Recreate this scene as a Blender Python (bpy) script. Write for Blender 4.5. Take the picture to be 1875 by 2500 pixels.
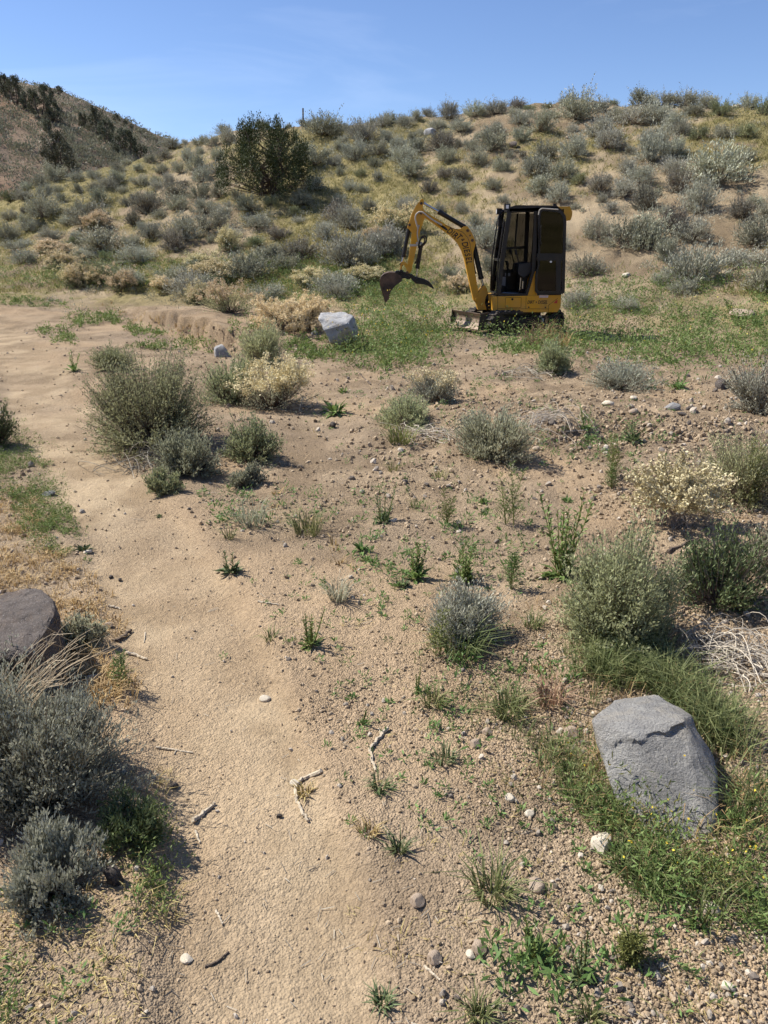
import bpy, math, random
import numpy as np
from mathutils import Vector, Matrix

for _o in list(bpy.data.objects):
    bpy.data.objects.remove(_o)

SC = bpy.context.scene
COL = SC.collection
rad = math.radians

# ------------------------------------------------------------------ camera
F = 1878.0            # focal length in pixels of the 1875 x 2500 picture
HC = 1.6              # eye height
PITCH = rad(19.5)
cam_d = bpy.data.cameras.new('camera')
cam = bpy.data.objects.new('camera', cam_d)
COL.objects.link(cam)
cam_d.sensor_fit = 'VERTICAL'
cam_d.sensor_height = 36.0
cam_d.lens = 36.0 * F / 2500.0
cam_d.clip_start = 0.05
cam_d.clip_end = 3000
cam.location = (0, 0, HC)
cam.rotation_euler = (rad(90) - PITCH, 0, 0)
SC.camera = cam
SC.render.resolution_x = 768
SC.render.resolution_y = 1024

# ------------------------------------------------------------------ sky, sun, exposure
SUN_EL = rad(50)
SUN_DIR = Vector((-0.93, 0.37, 0)).normalized()        # horizontal direction towards the sun
sun_vec = Vector((SUN_DIR.x * math.cos(SUN_EL), SUN_DIR.y * math.cos(SUN_EL), math.sin(SUN_EL)))
W = bpy.data.worlds.new('World')
SC.world = W
W.use_nodes = True
nt = W.node_tree
nt.nodes.clear()
wo = nt.nodes.new('ShaderNodeOutputWorld')
bg = nt.nodes.new('ShaderNodeBackground')
sky = nt.nodes.new('ShaderNodeTexSky')
sky.sky_type = 'NISHITA'
sky.sun_disc = False
sky.sun_elevation = SUN_EL
sky.sun_rotation = math.atan2(SUN_DIR.x, SUN_DIR.y)
sky.altitude = 1500
sky.air_density = 1.0
sky.dust_density = 0.25
sky.ozone_density = 2.2
bg.inputs['Strength'].default_value = 0.092
# faint high cirrus streaks
tc = nt.nodes.new('ShaderNodeTexCoord')
mp = nt.nodes.new('ShaderNodeMapping')
mp.inputs['Rotation'].default_value = (0, 0.12, 0.3)
mp.inputs['Scale'].default_value = (1.6, 1.6, 9.0)
nz = nt.nodes.new('ShaderNodeTexNoise')
nz.inputs['Scale'].default_value = 1.7
nz.inputs['Detail'].default_value = 7
nz.inputs['Roughness'].default_value = 0.55
nz.inputs['Distortion'].default_value = 0.6
rp = nt.nodes.new('ShaderNodeValToRGB')
rp.color_ramp.elements[0].position = 0.47
rp.color_ramp.elements[0].color = (0, 0, 0, 1)
rp.color_ramp.elements[1].position = 0.85
rp.color_ramp.elements[1].color = (0.22, 0.22, 0.22, 1)
mx = nt.nodes.new('ShaderNodeMix')
mx.data_type = 'RGBA'
mx.inputs['B'].default_value = (8.5, 9.3, 10.0, 1)
nt.links.new(tc.outputs['Generated'], mp.inputs['Vector'])
nt.links.new(mp.outputs['Vector'], nz.inputs['Vector'])
nt.links.new(nz.outputs['Fac'], rp.inputs['Fac'])
nt.links.new(rp.outputs['Color'], mx.inputs['Factor'])
nt.links.new(sky.outputs['Color'], mx.inputs['A'])
tn = nt.nodes.new('ShaderNodeMix')
tn.data_type = 'RGBA'
tn.blend_type = 'MULTIPLY'
tn.inputs['Factor'].default_value = 1.0
tn.inputs['B'].default_value = (0.85, 0.90, 1.06, 1)
nt.links.new(mx.outputs['Result'], tn.inputs['A'])
nt.links.new(tn.outputs['Result'], bg.inputs['Color'])
nt.links.new(bg.outputs['Background'], wo.inputs['Surface'])

sun_d = bpy.data.lights.new('sun', 'SUN')
sun = bpy.data.objects.new('sun', sun_d)
COL.objects.link(sun)
sun_d.energy = 5.0
sun_d.angle = rad(0.53)
sun_d.color = (1.0, 0.955, 0.88)
sun.rotation_euler = (-sun_vec).to_track_quat('-Z', 'Y').to_euler()

vs = SC.view_settings
vs.view_transform = 'Standard'
vs.look = 'None'
vs.gamma = 1.0
vs.exposure = 0.62
vs.use_curve_mapping = False
SC.cycles.use_denoising = True
SC.cycles.max_bounces = 4
SC.cycles.transparent_max_bounces = 8
SC.cycles.diffuse_bounces = 2
SC.cycles.use_adaptive_sampling = True
SC.cycles.adaptive_threshold = 0.02
SC.cycles.adaptive_min_samples = 12
SC.cycles.caustics_reflective = False
SC.cycles.caustics_refractive = False

# ------------------------------------------------------------------ pixel <-> world
SP, CP = math.sin(PITCH), math.cos(PITCH)


def ray(px, py):
    """unit-forward ray of a picture pixel: (x, y, z) with world axes."""
    a = (np.asarray(px, float) - 937.5) / F
    b = -(np.asarray(py, float) - 1250.0) / F
    return a, CP + b * SP, -SP + b * CP


def at(px, py, Y):
    """point of the pixel's ray on the upright plane y = Y."""
    a, fy, fz = ray(px, py)
    t = Y / fy
    return np.array([a * t, Y, HC + fz * t])


def aztan(px, py):
    a, fy, fz = ray(px, py)
    return np.arctan2(a, fy), fz / np.hypot(a, fy)


# ------------------------------------------------------------------ noise
def _h(ix, iy, s):
    h = (ix * 374761393 + iy * 668265263 + s * 974634777) & 0xffffffff
    h = ((h ^ (h >> 13)) * 1274126177) & 0xffffffff
    h = h ^ (h >> 16)
    return (h & 0xffffff) / float(0xffffff)


def vnoise(x, y, s=0):
    x = np.asarray(x, float)
    y = np.asarray(y, float)
    fx, fy = np.floor(x), np.floor(y)
    ix, iy = fx.astype(np.int64), fy.astype(np.int64)
    u, v = x - fx, y - fy
    u = u * u * u * (u * (u * 6 - 15) + 10)
    v = v * v * v * (v * (v * 6 - 15) + 10)
    a, b = _h(ix, iy, s), _h(ix + 1, iy, s)
    c, d = _h(ix, iy + 1, s), _h(ix + 1, iy + 1, s)
    return (a * (1 - u) + b * u) * (1 - v) + (c * (1 - u) + d * u) * v * 1.0


def fbm(x, y, o=4, s=0, g=0.5):
    t, a, n = 0.0, 1.0, 0.0
    for k in range(o):
        t = t + a * (vnoise(x * 2 ** k + 17.3 * k, y * 2 ** k - 9.1 * k, s + k) - 0.5)
        n += a
        a *= g
    return t / n * 2.0


def sstep(a, b, x):
    t = np.clip((x - a) / (b - a), 0, 1)
    return t * t * (3 - 2 * t)


# ------------------------------------------------------------------ terrain
def flat_pt(px, py, z=0.0):
    a, fy, fz = ray(px, py)
    t = (z - HC) / fz
    return float(a * t), float(fy * t)


PATH_PIX = [(700, 2900, 330), (660, 2500, 300), (640, 2200, 270), (600, 1950, 225), (520, 1700, 190), (430, 1480, 165), (340, 1310, 145), (240, 1170, 125), (160, 1060, 112), (105, 960, 100), (70, 880, 85), (20, 815, 75), (-60, 775, 70), (-200, 750, 65)]
PATH = []
for (px, py, hw) in PATH_PIX:
    X, Y = flat_pt(px, py)
    X2, _ = flat_pt(px + hw, py)
    PATH.append((X, Y, X2 - X))


def poly_dist(x, y, pts):
    """distance to an open polyline, the signed side and the parameter along it."""
    best = np.full(np.shape(x), 1e9)
    side = np.zeros(np.shape(x))
    par = np.zeros(np.shape(x))
    wid = np.zeros(np.shape(x))
    for i in range(len(pts) - 1):
        ax, ay = pts[i][0], pts[i][1]
        bx, by = pts[i + 1][0], pts[i + 1][1]
        dx, dy = bx - ax, by - ay
        t = np.clip(((x - ax) * dx + (y - ay) * dy) / (dx * dx + dy * dy), 0, 1)
        d = np.hypot(x - ax - t * dx, y - ay - t * dy)
        m = d < best
        best = np.where(m, d, best)
        side = np.where(m, np.sign(dx * (y - ay) - dy * (x - ax)), side)
        par = np.where(m, (i + t) / (len(pts) - 1), par)
        if len(pts[0]) > 2:
            wid = np.where(m, pts[i][2] * (1 - t) + pts[i + 1][2] * t, wid)
    return best, side, par, wid


BANK = [flat_pt(px, py, -0.08) for (px, py) in [(40, 722), (130, 738), (220, 752), (320, 768), (420, 792), (500, 815), (560, 845), (610, 880)]]
LEDGE = [flat_pt(px, py) for (px, py) in [(1280, 1105), (1400, 1072), (1500, 1050), (1620, 1062), (1760, 1072), (1900, 1070), (2100, 1060)]]

CREST = [(-900, 560, 48), (-400, 540, 47), (0, 488, 46), (115, 440, 45), (190, 424, 45), (300, 398, 45), (390, 372, 45), (435, 352, 45), (500, 336, 44), (570, 318, 43), (650, 306, 43), (740, 302, 43), (850, 300, 43), (950, 292, 42), (1050, 286, 42),
         (1200, 268, 41), (1320, 258, 40), (1500, 256, 39), (1650, 258, 38), (1750, 265, 37), (1875, 268, 36), (2200, 262, 35), (2800, 300, 34)]
FARC = [(-900, 60, 150), (-400, 120, 150), (0, 196, 145), (60, 206, 143), (130, 219, 140), (200, 247, 137), (300, 292, 132), (380, 328, 128), (430, 352, 125), (500, 390, 120), (700, 440, 115), (1200, 500, 110), (2800, 520, 110)]


def _curve(L):
    A = []
    for (px, py, R) in L:
        a, t = aztan(px, py)
        A.append((float(a), float(t), R))
    A.sort()
    A = np.array(A)
    return A


C_N, C_F = _curve(CREST), _curve(FARC)


def terrain(x, y):
    r = np.hypot(x, y)
    az = np.arctan2(x, y)
    azc = np.clip(az, -1.3, 1.3)
    # near hill
    R = np.interp(azc, C_N[:, 0], C_N[:, 2])
    hz = HC + R * np.interp(azc, C_N[:, 0], C_N[:, 1])
    foot = np.interp(azc, [-0.6, -0.35, -0.1, 0.15, 0.3, 0.45, 0.7], [24, 22.5, 20, 18.5, 17, 16, 15])
    t = np.clip((r - foot) / (R - foot), 0, 3)
    tt = np.clip(t, 0, 1)
    prof = 0.30 * tt ** 2 + 0.92 * tt ** 1.25 - 0.22 * tt ** 4
    z = -0.1 * sstep(5, 14, r) + 0.1 * sstep(17, 20, r) + (hz - 0.0) * prof
    over = np.clip(r - R, 0, None)
    z = z - 0.0032 * over ** 2 / (1 + 0.006 * over ** 2) * 3.0 - 0.05 * over / (1 + 0.02 * over)
    lump = sstep(18, 26, r)
    z = z + lump * sstep(0, 6, np.abs(R + 1.5 - r) + 3) * (0.34 * fbm(x * 0.16, y * 0.16, 3, 5)) + lump * 0.16 * fbm(x * 0.7, y * 0.7, 3, 9) + sstep(16, 22, r) * 0.085 * fbm(x * 2.6, y * 1.6, 4, 12, 0.65)
    # far hill on the left
    RF = np.interp(azc, C_F[:, 0], C_F[:, 2])
    hf = HC + RF * np.interp(azc, C_F[:, 0], C_F[:, 1])
    tf = np.clip((r - (R + 8)) / (RF - R - 8), 0, 2)
    t1 = np.clip(tf, 0, 1)
    zf = -6 + (hf + 6) * (1.12 * t1 ** 0.8 - 0.12 * t1 ** 5) - 0.12 * np.clip(r - RF, 0, 200)
    spur = np.exp(-((az + 0.56) / 0.12) ** 2) * np.exp(-((r - 74) / 22) ** 2)
    zf = zf + 0.35 * fbm(x * 0.5, y * 0.5, 3, 37) * sstep(48, 60, r) + 2.6 * spur + 1.1 * fbm(x * 0.045, y * 0.045, 4, 31) * sstep(48, 70, r) * sstep(0, 30, np.abs(RF - r) + 4)
    z = np.where(r > R + 2, np.maximum(z, zf), z)
    # flat ground: gentle swells, trail, cut bank, ledge
    fl = 1 - sstep(17, 21, r)
    d, sd, par, wd = poly_dist(x, y, PATH)
    wob = 0.16 * fbm(x * 1.3, y * 1.3, 3, 77)
    path = 1 - sstep(0.62, 1.08, d / np.maximum(wd, 0.1) + 1.2 * wob)
    z = z + fl * (0.05 * fbm(x * 0.45, y * 0.45, 2, 2) * sstep(2, 5, r) + 0.030 * fbm(x * 1.7, y * 1.7, 3, 3) * (1 - path))
    z = z - fl * 0.03 * path
    d2, s2, p2, _ = poly_dist(x, y, BANK)
    e2 = sstep(0.0, 0.12, p2) * (1 - sstep(0.82, 1.0, p2))
    dd = d2 * s2 * -1.0 + 0.30 * fbm(x * 1.3, y * 1.3, 3, 41) + 0.12 * fbm(x * 5, y * 5, 2, 42)
    dd = -dd
    up = sstep(-0.16, 0.10, dd + 0.05 * fbm(x * 3, y * 3, 3, 44)) * np.exp(-np.clip(dd, 0, 9) / 4.0)
    z = z + fl * e2 * (0.37 * up * (0.75 + 0.5 * fbm(x * 0.9, y * 0.9, 2, 43)) - 0.12 * (1 - sstep(0, 1.2, -dd)) * (dd < 0))
    d3, s3, p3, _ = poly_dist(x, y, LEDGE)
    e3 = sstep(0.0, 0.15, p3)
    dl = d3 * s3 + 0.22 * fbm(x * 1.5, y * 1.5, 3, 51) + 0.05 * fbm(x * 7, y * 7, 2, 52)
    z = z + fl * e3 * (0.15 * sstep(-0.30, 0.25, dl) * np.exp(-np.clip(dl, 0, 9) / 1.6) )
    # clods and crumbs
    right = sstep(-0.2, 0.9, x - np.interp(y, [1, 2, 4, 7, 12], [0.35, 0.3, 0.0, -0.6, -1.2]))
    near = 1 - sstep(8, 16, r)
    rough = (0.35 + 0.65 * right) * (1 - 0.8 * path) * (1 + 1.2 * sstep(4.5, 6.5, r) * right)
    z = z + near * rough * (0.016 * fbm(x * 7, y * 7, 3, 61) + 0.007 * np.abs(fbm(x * 22, y * 22, 2, 62)))
    z = z + near * path * (0.006 * fbm(x * 9, y * 9, 3, 66) + 0.009 * fbm(x * 3.6, y * 3.6, 2, 67))
    return z, path, right


def terrain_rows():
    r = [0.25, 0.45, 0.7]
    while r[-1] < 900:
        q = 1.0072 if r[-1] < 20 else (1.0068 if r[-1] < 46 else (1.02 if r[-1] < 170 else 1.12))
        if r[-1] < 1.0:
            q = 1.08
        r.append(r[-1] * q)
    return np.array(r)


RR = terrain_rows()
AZ = np.concatenate([np.radians(np.arange(-180, -43, 4.0)), np.radians(np.arange(-43, 43, 0.145)), np.radians(np.arange(43, 180, 4.0))])
GA, GR = np.meshgrid(AZ, RR, indexing='ij')
GX, GY = GR * np.sin(GA), GR * np.cos(GA)
GZ, GPATH, GRIGHT = terrain(GX, GY)
_CM = np.maximum.accumulate((GZ - HC) / GR, axis=1)


def gz(x, y):
    """height of the built ground under (x, y)."""
    x = np.asarray(x, float)
    y = np.asarray(y, float)
    fa = np.interp(np.arctan2(x, y), AZ, np.arange(len(AZ)))
    fr = np.interp(np.hypot(x, y), RR, np.arange(len(RR)))
    ia = np.clip(fa.astype(int), 0, len(AZ) - 2)
    ir = np.clip(fr.astype(int), 0, len(RR) - 2)
    u, v = fa - ia, fr - ir
    return (GZ[ia, ir] * (1 - u) + GZ[ia + 1, ir] * u) * (1 - v) + (GZ[ia, ir + 1] * (1 - u) + GZ[ia + 1, ir + 1] * u) * v


def hit(px, py):
    """where the pixels' rays meet the ground: x, y, z arrays (nan where they pass over it)."""
    px = np.atleast_1d(np.asarray(px, float))
    py = np.atleast_1d(np.asarray(py, float))
    a, t = aztan(px, py)
    col = np.clip(np.round(np.interp(a, AZ, np.arange(len(AZ)))).astype(int), 0, len(AZ) - 1)
    r = np.full(len(px), np.nan)
    for k in range(len(px)):
        c = _CM[col[k]]
        i = int(np.searchsorted(c, t[k]))
        if i <= 0 or i >= len(RR):
            continue
        e0, e1 = c[i - 1], c[i]
        w = (t[k] - e0) / max(e1 - e0, 1e-9)
        r[k] = RR[i - 1] + w * (RR[i] - RR[i - 1])
    x, y = r * np.sin(a), r * np.cos(a)
    return x, y, gz(np.nan_to_num(x), np.nan_to_num(y))


def hit1(px, py):
    x, y, z = hit([px], [py])
    return float(x[0]), float(y[0]), float(z[0])


def depth(x, y, z):
    return y * CP + (HC - z) * SP


# ------------------------------------------------------------------ materials
class NT:
    def __init__(self, name):
        self.m = bpy.data.materials.new(name)
        self.m.use_nodes = True
        self.t = self.m.node_tree
        self.t.nodes.clear()
        self.out = self.t.nodes.new('ShaderNodeOutputMaterial')

    def n(self, kind, ins=None, **props):
        nd = self.t.nodes.new('ShaderNode' + kind)
        for k, v in props.items():
            setattr(nd, k, v)
        for k, v in (ins or {}).items():
            self.set(nd.inputs[k], v)
        return nd

    def set(self, sock, v):
        if isinstance(v, bpy.types.NodeSocket):
            self.t.links.new(v, sock)
        elif isinstance(v, bpy.types.Node):
            self.t.links.new(v.outputs[0], sock)
        else:
            sock.default_value = v

    def mix(self, f, a, b, mode='MIX'):
        nd = self.t.nodes.new('ShaderNodeMix')
        nd.data_type = 'RGBA'
        nd.blend_type = mode
        for k, v in (('Factor', f), ('A', a), ('B', b)):
            if isinstance(v, tuple) and len(v) == 3:
                v = (*v, 1)
            self.set([s for s in nd.inputs if s.name == k and s.enabled][0], v)
        return [s for s in nd.outputs if s.enabled][0]

    def math(self, op, a, b=0.0, c=None):
        nd = self.t.nodes.new('ShaderNodeMath')
        nd.operation = op
        self.set(nd.inputs[0], a)
        self.set(nd.inputs[1], b)
        if c is not None:
            self.set(nd.inputs[2], c)
        return nd.outputs[0]

    def ramp(self, f, stops):
        nd = self.t.nodes.new('ShaderNodeValToRGB')
        el = nd.color_ramp.elements
        while len(el) < len(stops):
            el.new(0.5)
        for e, (p, c) in zip(el, stops):
            e.position = p
            e.color = (*c, 1) if isinstance(c, tuple) else (c, c, c, 1)
        self.set(nd.inputs[0], f)
        return nd.outputs[0]

    def noise(self, vec, scale, detail=4, rough=0.55, dist=0.0):
        return self.n('TexNoise', {'Vector': vec, 'Scale': scale, 'Detail': detail, 'Roughness': rough, 'Distortion': dist}).outputs[0]

    def attr(self, name):
        return self.n('Attribute', attribute_name=name).outputs['Fac']

    def coord(self):
        return self.n('TexCoord').outputs['Object']

    def done(self, bsdf):
        self.t.links.new(bsdf.outputs[0], self.out.inputs['Surface'])
        return self.m


def leaf_mat(name, c0, c1, trans=0.20, rough=0.6, spec=0.25, vary=0.25, hue=0.02):
    g = NT(name)
    tint = g.attr('tint')
    col = g.mix(tint, c0, c1)
    oi = g.n('ObjectInfo').outputs['Random']
    hs = g.n('HueSaturation', {'Color': col, 'Hue': g.math('MULTIPLY_ADD', oi, 2 * hue, 0.5 - hue),
                               'Value': g.math('MULTIPLY_ADD', g.math('FRACT', g.math('MULTIPLY', oi, 7.13)), 2 * vary, 1 - vary), 'Saturation': 1.0})
    p = g.n('BsdfPrincipled', {'Base Color': hs, 'Roughness': rough, 'Specular IOR Level': spec})
    tr = g.n('BsdfTranslucent', {'Color': hs})
    ms = g.n('MixShader', {0: trans})
    g.t.links.new(p.outputs[0], ms.inputs[1])
    g.t.links.new(tr.outputs[0], ms.inputs[2])
    return g.done(ms)


def plain_mat(name, c0, c1=None, rough=0.6, metal=0.0, scale=8.0, bump=0.0, bscale=40.0, spec=0.4, detail=5):
    g = NT(name)
    co = g.coord()
    col = g.mix(g.ramp(g.noise(co, scale, detail, 0.6), [(0.3, 0.0), (0.7, 1.0)]), c0, c1 or c0)
    ins = {'Base Color': col, 'Roughness': rough, 'Metallic': metal, 'Specular IOR Level': spec}
    if bump:
        ins['Normal'] = g.n('Bump', {'Strength': bump, 'Distance': 0.01, 'Height': g.noise(co, bscale, 5, 0.6)}).outputs[0]
    return g.done(g.n('BsdfPrincipled', ins))


M = {}
M['sage'] = leaf_mat('sage_leaf', (0.215, 0.216, 0.135), (0.560, 0.552, 0.385), trans=0.38)
M['greensage'] = leaf_mat('green_sage_leaf', (0.180, 0.200, 0.095), (0.530, 0.540, 0.300), trans=0.40)
M['silver'] = leaf_mat('silver_sage_leaf', (0.215, 0.222, 0.160), (0.580, 0.580, 0.450), trans=0.24, vary=0.18)
M['darksage'] = leaf_mat('dark_sage_leaf', (0.140, 0.132, 0.098), (0.360, 0.340, 0.265))
M['cream'] = leaf_mat('cream_flower', (0.58, 0.46, 0.24), (0.85, 0.74, 0.48), vary=0.12)
M['weed'] = leaf_mat('green_weed_leaf', (0.070, 0.120, 0.028), (0.255, 0.350, 0.115), vary=0.15, trans=0.3)
M['weeddark'] = leaf_mat('dark_weed_leaf', (0.055, 0.082, 0.030), (0.200, 0.240, 0.110), vary=0.15)
M['yellowgreen'] = leaf_mat('yellow_green_leaf', (0.110, 0.130, 0.035), (0.280, 0.280, 0.095), vary=0.15, trans=0.3)
M['hillgrass'] = leaf_mat('hill_grass_blade', (0.145, 0.148, 0.042), (0.390, 0.360, 0.140), vary=0.0, trans=0.3)
M['grass'] = leaf_mat('green_grass_blade', (0.070, 0.098, 0.028), (0.290, 0.300, 0.130), vary=0.1, trans=0.3)
M['drygrass'] = leaf_mat('dry_grass_blade', (0.300, 0.195, 0.080), (0.600, 0.450, 0.220), vary=0.1, trans=0.25)
M['rustgrass'] = leaf_mat('rusty_grass_blade', (0.210, 0.130, 0.075), (0.450, 0.310, 0.190), vary=0.1)
M['tan'] = leaf_mat('tan_seed_head', (0.400, 0.310, 0.180), (0.680, 0.570, 0.380), vary=0.1)
M['yellow'] = leaf_mat('yellow_petal', (0.60, 0.45, 0.03), (0.80, 0.68, 0.08), vary=0.1)
M['farsage'] = leaf_mat('far_sage_leaf', (0.125, 0.122, 0.080), (0.300, 0.288, 0.200), vary=0.0)
M['hillsage'] = leaf_mat('hill_sage_leaf', (0.175, 0.182, 0.118), (0.560, 0.552, 0.405), trans=0.14)
M['hillsilver'] = leaf_mat('hill_silver_sage_leaf', (0.215, 0.218, 0.158), (0.640, 0.632, 0.500), trans=0.14, vary=0.18)
M['hillgreen'] = leaf_mat('hill_green_sage_leaf', (0.120, 0.145, 0.066), (0.400, 0.420, 0.230), trans=0.12)
M['juniper'] = leaf_mat('juniper_needle', (0.034, 0.044, 0.015), (0.115, 0.128, 0.048), vary=0.12, trans=0.1)
M['pinyon'] = leaf_mat('pinyon_needle', (0.060, 0.066, 0.036), (0.170, 0.175, 0.105), vary=0.2, trans=0.1)
M['stem'] = leaf_mat('grey_brown_twig', (0.100, 0.076, 0.055), (0.280, 0.230, 0.175), trans=0.0, rough=0.9)
M['deadwood'] = leaf_mat('bleached_dead_twig', (0.230, 0.190, 0.150), (0.520, 0.455, 0.370), trans=0.0, rough=0.9)
M['bark'] = plain_mat('juniper_bark', (0.070, 0.052, 0.038), (0.160, 0.120, 0.090), 0.95, scale=20, bump=0.6)
M['stickwood'] = plain_mat('weathered_stick', (0.36, 0.29, 0.20), (0.62, 0.53, 0.40), 0.9, scale=30, bump=0.5, bscale=120)


def stone_mat(name, a, b, c, sc=6.0, lichen=(0.50, 0.48, 0.43)):
    g = NT(name)
    co = g.coord()
    n1 = g.noise(co, sc, 8, 0.7)
    col = g.mix(g.ramp(n1, [(0.36, 0.0), (0.62, 1.0)]), a, b)
    col = g.mix(g.ramp(g.noise(co, sc * 0.6, 5, 0.65, 0.6), [(0.50, 0.0), (0.66, 0.9)]), col, c)
    col = g.mix(g.ramp(g.noise(co, sc * 2.3, 6, 0.7, 0.3), [(0.58, 0.0), (0.66, 0.6)]), col, lichen)
    sp = g.noise(co, sc * 30, 3, 0.7)
    col = g.mix(g.ramp(sp, [(0.58, 0.0), (0.70, 0.55)]), col, (0.55, 0.52, 0.47))
    col = g.mix(g.ramp(sp, [(0.32, 0.5), (0.42, 0.0)]), col, (0.06, 0.058, 0.055))
    ck = g.n('TexVoronoi', {'Vector': g.n('VectorMath', {0: co, 1: g.n('VectorMath', {0: g.n('TexNoise', {'Vector': co, 'Scale': sc * 1.4, 'Detail': 4.0}).outputs[1], 1: (0.10, 0.10, 0.10)}, operation='MULTIPLY').outputs[0]}, operation='ADD').outputs[0], 'Scale': sc * 0.8}, feature='DISTANCE_TO_EDGE').outputs[0]
    ckm = g.math('MULTIPLY', g.ramp(ck, [(0.0, 1.0), (0.018, 0.0)]), g.ramp(g.noise(co, sc * 0.7, 2, 0.5), [(0.52, 0.0), (0.6, 1.0)]))
    col = g.mix(g.math('MULTIPLY', ckm, 0.6), col, (0.06, 0.055, 0.05))
    h = g.math('ADD', g.math('MULTIPLY', g.noise(co, sc * 3, 9, 0.72), 1.6), g.math('MULTIPLY', g.noise(co, sc * 24, 4, 0.75), 0.5))
    h = g.math('SUBTRACT', h, g.math('MULTIPLY', ckm, 0.35))
    bp = g.n('Bump', {'Strength': 0.9 if sc < 10 else 0.6, 'Distance': 0.10 / sc if sc < 10 else 0.0012, 'Height': h}).outputs[0]
    return g.done(g.n('BsdfPrincipled', {'Base Color': col, 'Roughness': 0.85, 'Specular IOR Level': 0.3, 'Normal': bp}))


M['stone'] = stone_mat('grey_granite', (0.235, 0.226, 0.212), (0.385, 0.370, 0.342), (0.47, 0.410, 0.320), 5)
M['darkstone'] = stone_mat('dark_basalt', (0.092, 0.076, 0.066), (0.165, 0.136, 0.116), (0.21, 0.155, 0.115), 7, (0.22, 0.19, 0.17))
M['palestone'] = stone_mat('pale_stone', (0.46, 0.40, 0.31), (0.66, 0.58, 0.45), (0.58, 0.47, 0.33), 14)
M['greystone'] = stone_mat('light_grey_stone', (0.30, 0.30, 0.305), (0.46, 0.455, 0.445), (0.40, 0.355, 0.295), 7)
M['brownstone'] = stone_mat('brown_stone', (0.27, 0.200, 0.140), (0.42, 0.325, 0.235), (0.32, 0.25, 0.19), 16, (0.45, 0.36, 0.27))


def ground_mat():
    g = NT('dry_sandy_soil')
    co = g.coord()
    path = g.attr('path')
    col = g.n('Attribute', attribute_name='soil').outputs['Color']
    keep = g.math('MULTIPLY', g.math('MULTIPLY_ADD', path, -0.45, 1.0), g.attr('grit'))
    # grain: every crumb a little lighter or darker
    vo = g.n('TexVoronoi', {'Vector': co, 'Scale': 150.0, 'Randomness': 1.0})
    vo2 = g.n('TexVoronoi', {'Vector': co, 'Scale': 48.0, 'Randomness': 1.0})
    cr = g.n('SeparateColor', {0: vo.outputs['Color']}).outputs[0]
    cr2 = g.n('SeparateColor', {0: vo2.outputs['Color']}).outputs[1]
    fine = g.noise(co, 34.0, 4, 0.75)
    v = g.math('ADD', g.math('MULTIPLY', g.math('SUBTRACT', cr, 0.5), 0.60), g.math('MULTIPLY', g.math('SUBTRACT', cr2, 0.5), 0.20))
    v = g.math('ADD', g.math('MULTIPLY', v, keep), g.math('MULTIPLY', g.math('SUBTRACT', fine, 0.5), 0.6))
    hsv = g.n('HueSaturation', {'Color': col, 'Value': g.math('ADD', 1.0, v)})
    st = g.math('MULTIPLY', g.math('SUBTRACT', 0.55, vo2.outputs['Distance']), g.math('GREATER_THAN', cr2, 0.66))
    hgt = g.math('MULTIPLY', g.math('ADD', g.math('MULTIPLY', vo.outputs['Distance'], -1.1), g.math('MULTIPLY', g.math('MAXIMUM', st, 0.0), 2.0)), keep)
    hgt = g.math('ADD', hgt, g.math('MULTIPLY', fine, g.math('MULTIPLY_ADD', path, -0.7, 2.2)))
    ck = g.n('TexVoronoi', {'Vector': g.n('VectorMath', {0: co, 1: g.n('VectorMath', {0: g.n('TexNoise', {'Vector': co, 'Scale': 7.0, 'Detail': 1.0}).outputs[1], 1: (0.12, 0.12, 0.0)}, operation='MULTIPLY').outputs[0]}, operation='ADD').outputs[0], 'Scale': 5.0}, feature='DISTANCE_TO_EDGE').outputs[0]
    crack = g.math('MULTIPLY', g.math('LESS_THAN', ck, 0.012), g.attr('crack'))
    hgt = g.math('SUBTRACT', hgt, g.math('MULTIPLY', crack, 1.0))
    b1 = g.n('Bump', {'Strength': 1.0, 'Distance': 0.008, 'Height': hgt})
    return g.done(g.n('BsdfPrincipled', {'Base Color': hsv, 'Roughness': 0.95, 'Specular IOR Level': 0.12, 'Normal': b1.outputs[0]}))


M['ground'] = ground_mat()


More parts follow.
